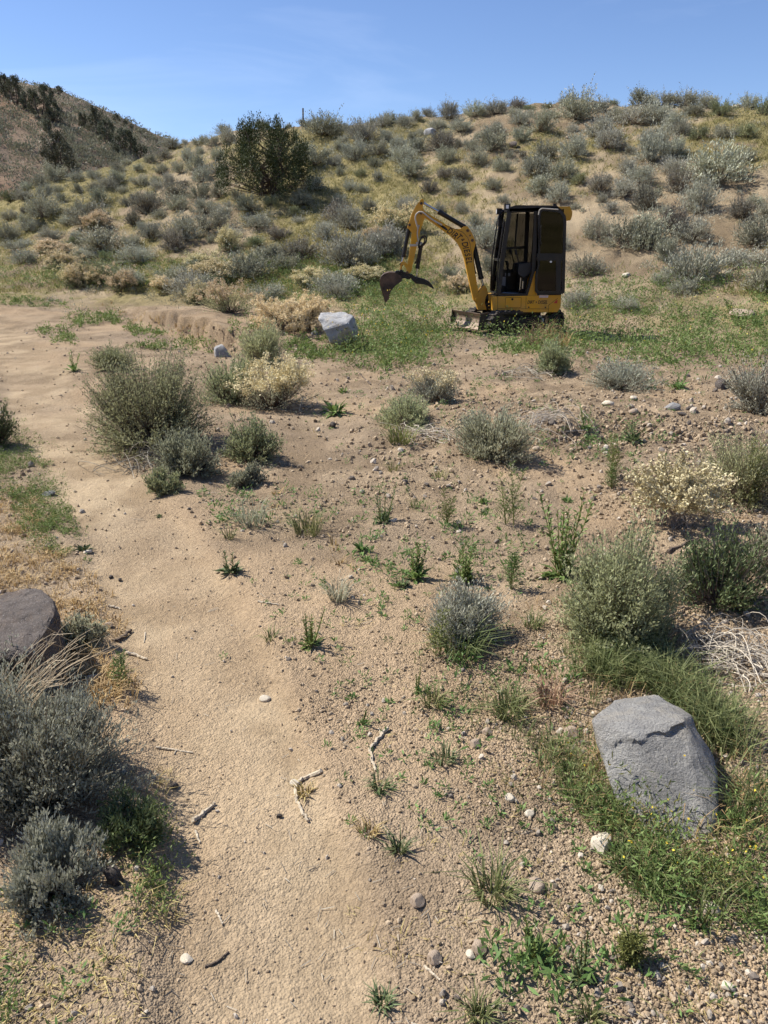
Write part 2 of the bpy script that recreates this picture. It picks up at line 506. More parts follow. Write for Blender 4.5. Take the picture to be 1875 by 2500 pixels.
# ------------------------------------------------------------------ mesh helpers
class MB:
    """collects quads (and triangles) with a tint and a material slot, then links them as one mesh object."""

    def __init__(self):
        self.q, self.qt, self.qm = [], [], []
        self.t, self.tt, self.tm = [], [], []

    def quads(self, P, tint=0.5, mat=0):
        P = np.asarray(P, float).reshape(-1, 4, 3)
        n = len(P)
        self.q.append(P)
        self.qt.append(np.broadcast_to(np.asarray(tint, float), (n,)))
        self.qm.append(np.full(n, mat))
        return self

    def tris(self, P, tint=0.5, mat=0):
        P = np.asarray(P, float).reshape(-1, 3, 3)
        n = len(P)
        self.t.append(P)
        self.tt.append(np.broadcast_to(np.asarray(tint, float), (n,)))
        self.tm.append(np.full(n, mat))
        return self

    def count(self):
        return sum(len(a) for a in self.q) + sum(len(a) for a in self.t)

    def add(self, o, T=None, loc=(0, 0, 0)):
        for src, dst in ((o.q, self.q), (o.t, self.t)):
            for a in src:
                b = a if T is None else a @ np.asarray(T).T
                dst.append(b + np.asarray(loc, float))
        self.qt += o.qt
        self.qm += o.qm
        self.tt += o.tt
        self.tm += o.tm
        return self

    def mesh(self, name, mats, weld=False, smooth=False):
        q = np.concatenate(self.q) if self.q else np.zeros((0, 4, 3))
        t = np.concatenate(self.t) if self.t else np.zeros((0, 3, 3))
        nq, n3 = len(q), len(t)
        co = np.concatenate([q.reshape(-1, 3), t.reshape(-1, 3)])
        tint = np.concatenate([np.repeat(np.concatenate(self.qt), 4) if nq else np.zeros(0), np.repeat(np.concatenate(self.tt), 3) if n3 else np.zeros(0)])
        mi = np.concatenate([np.concatenate(self.qm) if nq else np.zeros(0), np.concatenate(self.tm) if n3 else np.zeros(0)]).astype(np.int32)
        me = bpy.data.meshes.new(name)
        nv = len(co)
        me.vertices.add(nv)
        me.vertices.foreach_set('co', co.astype(np.float32).ravel())
        me.loops.add(nv)
        me.loops.foreach_set('vertex_index', np.arange(nv, dtype=np.int32))
        me.polygons.add(nq + n3)
        me.polygons.foreach_set('loop_start', np.concatenate([np.arange(nq) * 4, nq * 4 + np.arange(n3) * 3]).astype(np.int32))
        me.update(calc_edges=True)
        me.validate()
        at_ = me.attributes.new('tint', 'FLOAT', 'POINT')
        at_.data.foreach_set('value', tint.astype(np.float32))
        for m in mats:
            me.materials.append(m)
        if len(mats) > 1:
            me.polygons.foreach_set('material_index', mi)
        if weld:
            import bmesh
            bm = bmesh.new()
            bm.from_mesh(me)
            bmesh.ops.remove_doubles(bm, verts=bm.verts, dist=1e-5)
            bmesh.ops.recalc_face_normals(bm, faces=bm.faces)
            bm.to_mesh(me)
            bm.free()
        if smooth:
            me.polygons.foreach_set('use_smooth', np.ones(len(me.polygons), dtype=bool))
        return me


def link(name, me, parent=None, loc=(0, 0, 0), rz=0.0, sc=(1, 1, 1)):
    o = bpy.data.objects.new(name, me)
    COL.objects.link(o)
    o.location = loc
    o.rotation_euler = (0, 0, rz)
    o.scale = sc
    if parent is not None:
        o.parent = parent
    return o


def tag(o, label, cat=None, group=None, kind=None):
    if label:
        o['label'] = label
    if cat:
        o['category'] = cat
    if group:
        o['group'] = group
    if kind:
        o['kind'] = kind
    return o


def norm(v):
    return v / np.maximum(np.linalg.norm(v, axis=-1, keepdims=True), 1e-9)


def leaves(p, d, L, Wd, rng, roll=None):
    """one rhombic leaf per point, pointing along d."""
    n = len(p)
    d = norm(d)
    s = norm(np.cross(d, rng.normal(size=(n, 3))))
    L = np.broadcast_to(L, (n,))[:, None]
    Wd = np.broadcast_to(Wd, (n,))[:, None]
    m = p + d * L * 0.55
    return np.stack([p, m + s * Wd * 0.5, p + d * L, m - s * Wd * 0.5], axis=1)


def tubes(a, b, ra, rb, sides=3):
    """thin prisms from a to b."""
    a, b = np.asarray(a, float), np.asarray(b, float)
    d = norm(b - a)
    ref = np.where(np.abs(d[:, 2:3]) > 0.9, np.array([[1.0, 0, 0]]), np.array([[0, 0, 1.0]]))
    u = norm(np.cross(d, ref))
    v = np.cross(d, u)
    ra = np.broadcast_to(ra, (len(a),))[:, None]
    rb = np.broadcast_to(rb, (len(a),))[:, None]
    Q = []
    for k in range(sides):
        t0, t1 = 2 * math.pi * k / sides, 2 * math.pi * (k + 1) / sides
        o0, o1 = u * math.cos(t0) + v * math.sin(t0), u * math.cos(t1) + v * math.sin(t1)
        Q.append(np.stack([a + o0 * ra, a + o1 * ra, b + o1 * rb, b + o0 * rb], axis=1))
    return np.concatenate(Q)


def polytube(mb, pts, r0, r1, sides=5, tint=0.5, mat=0):
    pts = np.asarray(pts, float)
    n = len(pts)
    T = norm(np.gradient(pts, axis=0))
    ref = np.array([0, 0, 1.0]) if abs(T[:, 2]).max() < 0.95 else np.array([0.3, 1.0, 0.1])
    U = norm(np.cross(T, ref))
    V = np.cross(T, U)
    rr = np.linspace(r0, r1, n)[:, None] if np.isscalar(r0) else np.asarray(r0)[:, None]
    ring = [pts + rr * (U * math.cos(2 * math.pi * k / sides) + V * math.sin(2 * math.pi * k / sides)) for k in range(sides)]
    for k in range(sides):
        A, B = ring[k], ring[(k + 1) % sides]
        mb.quads(np.stack([A[:-1], B[:-1], B[1:], A[1:]], axis=1), tint, mat)
    for e in (0, n - 1):
        c = pts[e]
        mb.tris(np.stack([np.stack([c, ring[k][e], ring[(k + 1) % sides][e]]) for k in range(sides)]), tint, mat)
    return mb


# ------------------------------------------------------------------ the ground sheet
def hill_cover(x, y):
    """where the hill's short grass grows thicker: the left half and the right-hand top."""
    az = np.arctan2(x, y)
    r = np.hypot(x, y)
    return 0.30 * (1 - sstep(-0.06, 0.06, az)) + 0.30 * sstep(0.40, 0.46, az) * sstep(24, 30, r) + 0.08 - 0.10 * sstep(0.0, 0.08, az) * (1 - sstep(0.36, 0.44, az))


def build_ground():
    na, nr = GX.shape
    co = np.stack([GX, GY, GZ], axis=-1).reshape(-1, 3)
    co = np.concatenate([co, [[0, 0, float(GZ[:, 0].mean())]]])
    i = np.arange(na)[:, None]
    j = np.arange(nr - 1)[None, :]
    i2 = (i + 1) % na
    quads = np.stack([i * nr + j, i * nr + j + 1, i2 * nr + j + 1, i2 * nr + j], axis=-1).reshape(-1, 4)
    c = len(co) - 1
    tri = np.stack([np.full(na, c), np.arange(na) * nr, ((np.arange(na) + 1) % na) * nr], axis=1)
    me = bpy.data.meshes.new('ground')
    me.vertices.add(len(co))
    me.vertices.foreach_set('co', co.astype(np.float32).ravel())
    li = np.concatenate([quads.ravel(), tri.ravel()]).astype(np.int32)
    me.loops.add(len(li))
    me.loops.foreach_set('vertex_index', li)
    me.polygons.add(len(quads) + len(tri))
    me.polygons.foreach_set('loop_start', np.concatenate([np.arange(len(quads)) * 4, len(quads) * 4 + np.arange(len(tri)) * 3]).astype(np.int32))
    me.update(calc_edges=True)
    me.polygons.foreach_set('use_smooth', np.ones(len(me.polygons), dtype=bool))
    az = np.clip(GA, -1.3, 1.3)
    foot = np.interp(az, [-0.6, -0.35, -0.1, 0.15, 0.3, 0.45, 0.7], [24, 22.5, 20, 18.5, 17, 16, 15])
    R = np.interp(az, C_N[:, 0], C_N[:, 2])
    hill = sstep(-2, 2.5, GR - foot)
    far = sstep(3, 9, GR - R)

    HILLCOV = hill_cover(GX, GY)

    def lerp(a, b, t):
        return np.asarray(a) * (1 - t[..., None]) + np.asarray(b) * t[..., None]
    X, Y = GX, GY
    n1 = sstep(-0.45, 0.45, fbm(X * 3.2, Y * 3.2, 5, 101))
    soil = lerp((0.229, 0.167, 0.105), (0.353, 0.264, 0.171), n1)
    soil = lerp(soil, (0.266, 0.201, 0.137), 0.55 * sstep(-0.1, 0.4, fbm(X * 0.6, Y * 0.6, 4, 111)))
    soil = lerp(soil, (0.379, 0.271, 0.166), 0.6 * sstep(0.05, 0.45, fbm(X * 0.9 + 5, Y * 0.9, 4, 117)) * (1 - hill))
    pm = GPATH * (0.45 + 0.55 * sstep(-0.30, 0.22, fbm(X * 1.5, Y * 1.5, 5, 121)))
    soil = lerp(soil, lerp((0.267, 0.196, 0.120), (0.392, 0.299, 0.191), sstep(-0.4, 0.4, fbm(X * 3.7, Y * 3.7, 5, 131))), 0.9 * pm)
    hs = lerp((0.205, 0.154, 0.096), (0.344, 0.269, 0.172), sstep(-0.45, 0.45, fbm(X * 0.9, Y * 0.9, 5, 141)))
    cov = fbm(X * 0.13, Y * 0.13, 3, 151) + 0.6 * fbm(X * 1.6, Y * 1.6, 4, 155, 0.7) + HILLCOV
    gm = 0.85 * sstep(-0.15, 0.25, cov)
    hs = lerp(hs, lerp((0.149, 0.133, 0.049), (0.283, 0.234, 0.100), sstep(-0.5, 0.5, fbm(X * 5, Y * 5, 3, 161))), gm)
    col = lerp(soil, hs, hill)
    fs = lerp((0.127, 0.089, 0.061), (0.206, 0.154, 0.107), sstep(-0.4, 0.4, fbm(X * 0.06, Y * 0.06, 5, 171)))
    fs = lerp(fs, (0.280, 0.161, 0.094), 0.5 * sstep(-0.35, 0.25, fbm(X * 0.05 + 3, Y * 0.08, 3, 175)) * sstep(0.34, 0.44, -az) * (1 - sstep(112, 122, GR)))
    col = lerp(col, fs, far)
    for nm, arr in (('path', pm * (1 - hill)), ('grit', 0.60 + 0.40 * sstep(-0.30, 0.30, fbm(X * 1.1, Y * 1.1, 3, 701))), ('crack', GPATH * sstep(0.02, 0.2, fbm(X * 2.1, Y * 2.1, 2, 181)))):
        a = me.attributes.new(nm, 'FLOAT', 'POINT')
        a.data.foreach_set('value', np.concatenate([arr.reshape(-1), [0.0]]).astype(np.float32))
    rgba = np.ones((len(co), 4), dtype=np.float32)
    rgba[:-1, :3] = col.reshape(-1, 3)
    rgba[-1, :3] = (0.4, 0.3, 0.2)
    a = me.attributes.new('soil', 'FLOAT_COLOR', 'POINT')
    a.data.foreach_set('color', rgba.ravel())
    me.materials.append(M['ground'])
    return tag(link('ground', me), None, kind='structure')


build_ground()

# ------------------------------------------------------------------ excavator
def paint_mat(name, c, rough=0.45, dust=0.35):
    g = NT(name)
    co = g.coord()
    d = g.ramp(g.noise(co, 3.5, 6, 0.65), [(0.40, 0.0), (0.75, dust)])
    col = g.mix(d, c, (0.36, 0.26, 0.16))
    return g.done(g.n('BsdfPrincipled', {'Base Color': col, 'Roughness': g.math('MULTIPLY_ADD', d, 0.6, rough), 'Specular IOR Level': 0.35}))


M['yellow_paint'] = paint_mat('yellow_machine_paint', (0.64, 0.315, 0.014))
M['black_paint'] = paint_mat('black_machine_paint', (0.010, 0.010, 0.011), 0.4, 0.06)
M['rubber'] = paint_mat('track_rubber', (0.020, 0.020, 0.021), 0.85, 0.22)
M['chrome'] = plain_mat('hydraulic_rod', (0.50, 0.51, 0.53), rough=0.25, metal=1.0)
M['rust'] = plain_mat('rusty_bucket_steel', (0.045, 0.032, 0.026), (0.16, 0.100, 0.068), 0.75, 0.2, scale=7, bump=0.3)
M['blade'] = plain_mat('scraped_blade_steel', (0.24, 0.175, 0.125), (0.40, 0.31, 0.23), 0.6, 0.3, scale=9, bump=0.2)
M['seat'] = plain_mat('black_seat_vinyl', (0.016, 0.016, 0.018), (0.03, 0.03, 0.032), 0.6)
M['paper'] = plain_mat('white_notice_card', (0.62, 0.63, 0.66), (0.72, 0.72, 0.74), 0.6, scale=30)
M['decal'] = plain_mat('black_lettering_vinyl', (0.012, 0.010, 0.010), rough=0.5)
M['redmark'] = plain_mat('red_decal', (0.55, 0.06, 0.03), rough=0.5)
M['lens'] = plain_mat('lamp_lens', (0.75, 0.76, 0.78), rough=0.15, spec=0.6)
M['hose'] = plain_mat('grey_hydraulic_hose', (0.40, 0.37, 0.31), (0.52, 0.48, 0.42), rough=0.6)
_g = NT('tinted_cab_glass')
_tr = _g.n('BsdfTransparent', {'Color': (0.30, 0.30, 0.29, 1)})
_gl = _g.n('BsdfGlossy', {'Color': (0.7, 0.7, 0.7, 1), 'Roughness': 0.03})
_fr = _g.n('Fresnel', {'IOR': 1.45})
_ms = _g.n('MixShader', {0: _fr.outputs[0]})
_g.t.links.new(_tr.outputs[0], _ms.inputs[1])
_g.t.links.new(_gl.outputs[0], _ms.inputs[2])
M['glass'] = _g.done(_ms)
_g = NT('dark_door_glass')
_tr = _g.n('BsdfTransparent', {'Color': (0.16, 0.16, 0.155, 1)})
_gl = _g.n('BsdfGlossy', {'Color': (0.7, 0.7, 0.7, 1), 'Roughness': 0.03})
_fr = _g.n('Fresnel', {'IOR': 1.45})
_ms = _g.n('MixShader', {0: _fr.outputs[0]})
_g.t.links.new(_tr.outputs[0], _ms.inputs[1])
_g.t.links.new(_gl.outputs[0], _ms.inputs[2])
M['darkglass'] = _g.done(_ms)

YN, YF = 14.53, 15.45        # near and far side of the cab
YB = 14.99                   # middle plane of boom and stick
EX = np.array([2.45, 15.0, 0.0])
EX[2] = float(gz(EX[0], EX[1]))
SPX = 3.01636


def E(cx, cy, Y=YN):
    p = at(900 + cx / SPX, 450 + cy / SPX, Y)
    return p[0], p[2]


def Es(L, Y=YN):
    return [E(a, b, Y) for (a, b) in L]


import bmesh


def islands(bm):
    seen, out = set(), []
    for v in bm.verts:
        if v in seen:
            continue
        st, isl = [v], []
        seen.add(v)
        while st:
            a = st.pop()
            isl.append(a)
            for e in a.link_edges:
                b = e.other_vert(a)
                if b not in seen:
                    seen.add(b)
                    st.append(b)
        out.append(isl)
    return out


def each(name, bm, mat, parent, **kw):
    """every loose piece of the bmesh becomes an object of its own."""
    r = []
    for isl in islands(bm):
        nb = bmesh.new()
        mp_ = {v: nb.verts.new(v.co) for v in isl}
        for f in {f for v in isl for f in v.link_faces}:
            nb.faces.new([mp_[v] for v in f.verts])
        r.append(bm_obj(name, nb, mat, parent, **kw))
    bm.free()
    return r


def bm_obj(name, bm, mat, parent, smooth=False, bevel=0.0, seg=2, label=None):
    if bevel:
        es = [e for e in bm.edges if len(e.link_faces) == 2 and e.calc_face_angle(0) > 0.6]
        if es:
            bmesh.ops.bevel(bm, geom=es, offset=bevel, segments=seg, affect='EDGES', profile=0.6, clamp_overlap=True)
    bmesh.ops.recalc_face_normals(bm, faces=bm.faces)
    me = bpy.data.meshes.new(name)
    bm.to_mesh(me)
    bm.free()
    me.materials.append(mat)
    if smooth:
        for p in me.polygons:
            p.use_smooth = True
        try:
            me.set_sharp_from_angle(angle=rad(40))
        except Exception:
            pass
    o = link(name, me, parent)
    if label:
        o['label'] = label
    return o


def loc3(x, y, z):
    return Vector((x - EX[0], y - EX[1], z - EX[2]))


def prism(bm, poly, y0, y1):
    """an outline in the x-z plane (world metres) extruded from y0 to y1."""
    a = [bm.verts.new(loc3(x, y0, z)) for (x, z) in poly]
    b = [bm.verts.new(loc3(x, y1, z)) for (x, z) in poly]
    n = len(poly)
    bm.faces.new(a)
    bm.faces.new(list(reversed(b)))
    for i in range(n):
        bm.faces.new([a[(i + 1) % n], a[i], b[i], b[(i + 1) % n]])
    return bm


def box(bm, x0, x1, y0, y1, z0, z1):
    return prism(bm, [(x0, z0), (x1, z0), (x1, z1), (x0, z1)], y0, y1)


def bar(bm, p, q, w, y0, y1):
    """a flat bar in the x-z plane from p to q, w wide, y0..y1 deep."""
    p, q = np.array(p), np.array(q)
    d = (q - p) / np.linalg.norm(q - p)
    n = np.array([-d[1], d[0]]) * w / 2
    return prism(bm, [tuple(p + n), tuple(q + n), tuple(q - n), tuple(p - n)], y0, y1)


def cyl(bm, a, b, r, seg=14, r2=None):
    """a rod between two world points."""
    a, b = loc3(*a), loc3(*b)
    d = b - a
    m = Matrix.Translation((a + b) / 2) @ d.to_track_quat('Z', 'Y').to_matrix().to_4x4()
    bmesh.ops.create_cone(bm, cap_ends=True, segments=seg, radius1=r, radius2=r if r2 is None else r2, depth=d.length, matrix=m)
    return bm


def ram(name, parent, p, q, rodp, r, y, label=None):
    """hydraulic cylinder: barrel p->q, rod q->rodp."""
    (px, pz), (qx, qz), (rx, rz) = p, q, rodp
    o = bm_obj(name, cyl(bmesh.new(), (px, y, pz), (qx, y, qz), r), M['black_paint'], parent, True)
    b = cyl(bmesh.new(), (qx, y, qz), (rx, y, rz), r * 0.48)
    bm_obj('rod', b, M['chrome'], o, True)
    b = bmesh.new()
    d = np.array([qx - px, qz - pz])
    d /= np.linalg.norm(d)
    cyl(b, (qx - d[0] * 0.03, y, qz - d[1] * 0.03), (qx + d[0] * 0.02, y, qz + d[1] * 0.02), r * 1.15)
    bm_obj('gland', b, M['black_paint'], o, True)
    bm_obj('rod_eye', cyl(bmesh.new(), (rx, y - r * 1.3, rz), (rx, y + r * 1.3, rz), r * 0.9), M['black_paint'], o, True)
    return o


def glyphs(text):
    """triangles of each character of the built-in font, unit height."""
    out = {}
    for ch in set(text):
        cu = bpy.data.curves.new('glyph', 'FONT')
        cu.body = ch
        cu.offset = 0.018
        cu.extrude = 0.0
        ob = bpy.data.objects.new('glyph', cu)
        COL.objects.link(ob)
        dg = bpy.context.evaluated_depsgraph_get()
        me = bpy.data.meshes.new_from_object(ob.evaluated_get(dg))
        me.calc_loop_triangles()
        v = np.array([tuple(x.co) for x in me.vertices]).reshape(-1, 3)
        t = np.array([tuple(x.vertices) for x in me.loop_triangles]).reshape(-1, 3)
        bpy.data.objects.remove(ob)
        bpy.data.curves.remove(cu)
        bpy.data.meshes.remove(me)
        out[ch] = (v, t)
    return out


def excavator():
    root = bpy.data.objects.new('mini_excavator', None)
    COL.objects.link(root)
    root.location = EX
    tag(root, 'yellow and black mini excavator standing in the weeds below the hill', 'excavator')
    yel, blk = M['yellow_paint'], M['black_paint']
    # ---- undercarriage, turned a little towards the camera
    ang = rad(25)
    cx, _ = E(1100, 1000)
    C0 = np.array([cx, 15.02])
    h = np.array([-math.cos(ang), -math.sin(ang)])
    nrm = np.array([math.sin(ang), -math.cos(ang)])

    def uc(u, v, z):
        p = C0 + h * u + nrm * v
        return (p[0], p[1], EX[2] + z)
    half, hh = 0.62, 0.20
    for s in (1, -1):
        prof = []
        K = 10
        for k in range(K + 1):
            a = -math.pi / 2 + math.pi * k / K
            prof.append((half + hh * math.cos(a) * 0.95, hh + hh * math.sin(a)))
        for k in range(K + 1):
            a = math.pi / 2 + math.pi * k / K
            prof.append((-half + hh * math.cos(a) * 0.95, hh + hh * math.sin(a)))
        bm = bmesh.new()
        v0, v1 = s * 0.27, s * 0.49
        A = [bm.verts.new(loc3(*uc(u, v0, z))) for (u, z) in prof]
        B = [bm.verts.new(loc3(*uc(u, v1, z))) for (u, z) in prof]
        inn = [(u * 0.93 if abs(u) < half else math.copysign(half, u) + (u - math.copysign(half, u)) * 0.8, hh + (z - hh) * 0.8) for (u, z) in prof]
        A2 = [bm.verts.new(loc3(*uc(u, v0, z))) for (u, z) in inn]
        B2 = [bm.verts.new(loc3(*uc(u, v1, z))) for (u, z) in inn]
        n = len(prof)
        for i in range(n):
            j = (i + 1) % n
            bm.faces.new([A[i], A[j], B[j], B[i]])
            bm.faces.new([B2[i], B2[j], A2[j], A2[i]])
            bm.faces.new([B[i], B[j], B2[j], B2[i]])
            bm.faces.new([A2[i], A2[j], A[j], A[i]])
        # moulded lugs round the belt
        P = np.array(prof + prof[:1])
        seg = np.hypot(*np.diff(P, axis=0).T)
        tot = seg.sum()
        cum = np.concatenate([[0], np.cumsum(seg)])
        for k in range(40):
            q = tot * k / 40
            i = min(int(np.searchsorted(cum, q, side='right')) - 1, len(seg) - 1)
            f = (q - cum[i]) / max(seg[i], 1e-6)
            pu = P[i] + f * (P[i + 1] - P[i])
            d = (P[i + 1] - P[i]) / max(seg[i], 1e-6)
            nn = np.array([d[1], -d[0]])
            w = 0.02
            vv = []
            for (dv0, dv1) in ((v0 + s * 0.01, v1 - s * 0.01),):
                for (a, b) in ((-w, -0.002), (w, -0.002), (w * 0.6, 0.022), (-w * 0.6, 0.022)):
                    e = pu + d * a + nn * b
                    vv.append((bm.verts.new(loc3(*uc(e[0], dv0, e[1]))), bm.verts.new(loc3(*uc(e[0], dv1, e[1])))))
            for m in range(4):
                x, y = vv[m], vv[(m + 1) % 4]
                bm.faces.new([x[0], y[0], y[1], x[1]])
            bm.faces.new([v[0] for v in vv])
            bm.faces.new([v[1] for v in reversed(vv)])
        tr = bm_obj('track', bm, M['rubber'], root)
        for (u, r) in ((half, 0.15), (-half, 0.15)):
            bm = bmesh.new()
            a, b = uc(u, s * 0.29, hh), uc(u, s * 0.47, hh)
            cyl(bm, a, b, r, 18)
            cyl(bm, uc(u, s * 0.46, hh), uc(u, s * 0.495, hh), 0.07, 12)
            bm_obj('idler_wheel', bm, blk, tr, True)
        bm = bmesh.new()
        for u in (-0.36, -0.12, 0.12, 0.36):
            cyl(bm, uc(u, s * 0.30, 0.10), uc(u, s * 0.47, 0.10), 0.065, 12)
        each('roller', bm, blk, tr, smooth=True)
        bm = bmesh.new()
        for (u0, u1, z0, z1) in ((-0.50, 0.50, 0.13, 0.29),):
            c = [loc3(*uc(u, v, z)) for u in (u0, u1) for v in (s * 0.30, s * 0.465) for z in (z0, z1)]
            vs_ = [bm.verts.new(p) for p in c]
            for f in ((0, 1, 3, 2), (4, 6, 7, 5), (0, 4, 5, 1), (2, 3, 7, 6), (0, 2, 6, 4), (1, 5, 7, 3)):
                bm.faces.new([vs_[i] for i in f])
        bm_obj('track_frame', bm, blk, tr, bevel=0.012)
        if s == 1:
            bm = bmesh.new()
            for (u, z, w_, h_) in ((-0.33, 0.22, 0.022, 0.03), (-0.27, 0.285, 0.03, 0.012)):
                q = [bm.verts.new(loc3(*uc(u + a, 0.468, z + b))) for (a, b) in ((-w_, -h_), (w_, -h_), (w_, h_), (-w_, h_))]
                bm.faces.new(q)
            each('sticker', bm, M['paper'], tr)
    bm = bmesh.new()
    c = [loc3(*uc(u, v, z)) for u in (-0.40, 0.52) for v in (-0.30, 0.30) for z in (0.17, 0.36)]
    vs_ = [bm.verts.new(p) for p in c]
    for f in ((0, 1, 3, 2), (4, 6, 7, 5), (0, 4, 5, 1), (2, 3, 7, 6), (0, 2, 6, 4), (1, 5, 7, 3)):
        bm.faces.new([vs_[i] for i in f])
    bm_obj('car_body', bm, blk, root, bevel=0.02)
    x_, z_ = E(1130, 950)
    bm_obj('turntable', cyl(bmesh.new(), (C0[0], C0[1], EX[2] + 0.34), (C0[0], C0[1], EX[2] + 0.50), 0.30, 28), blk, root, True)
    # ---- dozer blade
    bm = bmesh.new()
    prof = [(1.10, 0.11), (1.035, 0.15), (1.005, 0.21), (1.00, 0.27), (1.02, 0.33), (1.06, 0.385)]
    rows = []
    for v in (-0.50, 0.50):
        rows.append([[bm.verts.new(loc3(*uc(u + o, v, z))) for (u, z) in prof] for o in (0.0, -0.03)])
    for i in range(len(prof) - 1):
        bm.faces.new([rows[0][0][i], rows[1][0][i], rows[1][0][i + 1], rows[0][0][i + 1]])
        bm.faces.new([rows[0][1][i + 1], rows[1][1][i + 1], rows[1][1][i], rows[0][1][i]])
        for r_ in rows:
            bm.faces.new([r_[0][i], r_[0][i + 1], r_[1][i + 1], r_[1][i]])
    for i in (0, len(prof) - 1):
        bm.faces.new([rows[0][0][i], rows[1][0][i], rows[1][1][i], rows[0][1][i]])
    bl = bm_obj('dozer_blade', bm, M['blade'], root)
    bm = bmesh.new()
    for v in (-0.505, 0.505):
        q = [(1.10, 0.10), (1.06, 0.39), (0.94, 0.36), (0.93, 0.13)]
        A = [bm.verts.new(loc3(*uc(u, v - 0.008, z))) for (u, z) in q]
        B = [bm.verts.new(loc3(*uc(u, v + 0.008, z))) for (u, z) in q]
        bm.faces.new(A)
        bm.faces.new(B[::-1])
        for i in range(4):
            bm.faces.new([A[i], A[(i + 1) % 4], B[(i + 1) % 4], B[i]])
    for v in (-0.18, 0.18):
        cyl(bm, uc(0.99, v, 0.20), uc(0.35, v, 0.24), 0.045, 8)
    cyl(bm, uc(0.99, 0, 0.26), uc(0.45, 0, 0.33), 0.05, 10)
    each('push_arm', bm, blk, bl)
    # ---- yellow house
    bm = bmesh.new()
    prism(bm, Es([(915, 826), (1416, 815), (1412, 905), (1388, 941), (925, 941), (915, 930)]), YN - 0.015, YF + 0.03)
    house = bm_obj('body', bm, yel, root, bevel=0.02, seg=3)
    bm = bmesh.new()
    prism(bm, Es([(1166, 828), (1196, 692), (1222, 640), (1405, 640), (1405, 828)]), YN + 0.004, YF)
    bm_obj('fender', bm, yel, root, bevel=0.012)
    bm = bmesh.new()

    def seam(p, q, w=0.006, y=YN - 0.0165):
        bar(bm, E(*p), E(*q), w, y, y + 0.004)
    for p, q in (((950, 828), (948, 934)), ((1159, 826), (1156, 916)), ((948, 915), (1322, 917)), ((1322, 938), (1323, 890)), ((1323, 890), (1392, 838)),
                 ((1008, 834), (1123, 834)), ((1123, 834), (1121, 906)), ((1121, 906), (1004, 906)), ((1004, 906), (1008, 834))):
        seam(p, q)
    each('panel_seam', bm, M['decal'], house)
    bm = bmesh.new()
    for (a, b, r) in ((1057, 846, 0.020), (1178, 905, 0.014), (1300, 906, 0.014), (1196, 702, 0.012)):
        x, z = E(a, b)
        cyl(bm, (x, YN - 0.022, z), (x, YN + 0.01, z), r, 14)
    each('filler_cap', bm, M['decal'], house, smooth=True)
    bm = bmesh.new()
    box(bm, *[E(1256, 834)[0], E(1320, 834)[0]], YN - 0.019, YN - 0.012, E(1256, 834)[1], E(1256, 815)[1])
    bm_obj('notice_plate', bm, M['paper'], house)
    bm = bmesh.new()
    for yy in (820, 829):
        box(bm, E(1260, yy)[0], E(1317, yy)[0], YN - 0.0205, YN - 0.0185, E(1260, yy + 1.2)[1], E(1260, yy - 1.2)[1])
    prism(bm, Es([(1360, 876), (1388, 876), (1390, 850), (1380, 852)]), YN - 0.0185, YN - 0.014)
    each('warning_decal', bm, M['redmark'], house)
    # engine cowl seen above and behind the cab roof
    bm = bmesh.new()
    x0, z0 = E(1402, 160, 15.0)
    prism(bm, Es([(1385, 168), (1462, 166), (1480, 205), (1478, 236), (1466, 268), (1385, 268)], 15.2), 14.98, 15.42)
    bm_obj('rear_cowl', bm, yel, root, bevel=0.03, seg=3)
    # ---- cab
    bm = bmesh.new()
    prism(bm, Es([(1030, 196), (1052, 164), (1090, 153), (1385, 156), (1408, 172), (1408, 196)]), YN, YF)
    roof = bm_obj('cab_roof', bm, blk, root, bevel=0.02)
    FB, KN, FT = E(958, 815), E(985, 560), E(1040, 190)
    RT, RB = E(1404, 180), E(1404, 826)
    for (ya, yb) in ((YN, YN + 0.06), (YF - 0.06, YF)):
        near = ya == YN
        bm = bmesh.new()
        bar(bm, FB, KN, 0.075, ya, yb)
        bar(bm, KN, FT, 0.075, ya, yb)
        bar(bm, FT, RT, 0.05, ya, yb)
        bar(bm, RT, RB, 0.07, ya, yb)
        bar(bm, E(1236, 185), E(1215, 640), 0.07, ya, yb)
        if near:
            bar(bm, E(1215, 635), E(1160, 822), 0.05, ya - 0.004, yb)
            bar(bm, FB, E(1160, 816), 0.06, ya - 0.005, yb)
        else:
            bar(bm, E(985, 480), E(1225, 466), 0.045, ya, yb)
            bar(bm, E(1158, 200), E(1136, 470), 0.032, ya + 0.01, yb - 0.01)
            prism(bm, Es([(958, 820), (972, 640), (1400, 640), (1400, 820)]), ya + 0.01, yb - 0.01)
        fr = bm_obj('cab_frame', bm, blk, root, bevel=0.008)
        bm = bmesh.new()
        if near:
            prism(bm, Es([(1238, 196), (1392, 196), (1392, 640), (1220, 640)]), ya + 0.02, ya + 0.027)
        else:
            prism(bm, Es([(1050, 200), (1390, 200), (1390, 640), (980, 640), (988, 560)]), ya + 0.02, ya + 0.027)
        bm_obj('side_window', bm, M['glass'], fr)
    bm = bmesh.new()
    prism(bm, Es([(1240, 640), (1400, 640), (1400, 822), (1240, 822)]), YN + 0.001, YN + 0.05)
    bm_obj('rear_quarter_panel', bm, blk, root)
    # windscreen: sheet following the front pillars, with cross bars
    bm = bmesh.new()
    for (p, q) in ((FB, KN), (KN, FT)):
        bar(bm, p, q, 0.006, YN + 0.06, YF - 0.06)
    wsn = bm_obj('windscreen', bm, M['glass'], root)
    bm = bmesh.new()
    for p in (FB, KN, FT):
        box(bm, p[0] - 0.03, p[0] + 0.03, YN + 0.06, YF - 0.06, p[1] - 0.022, p[1] + 0.022)
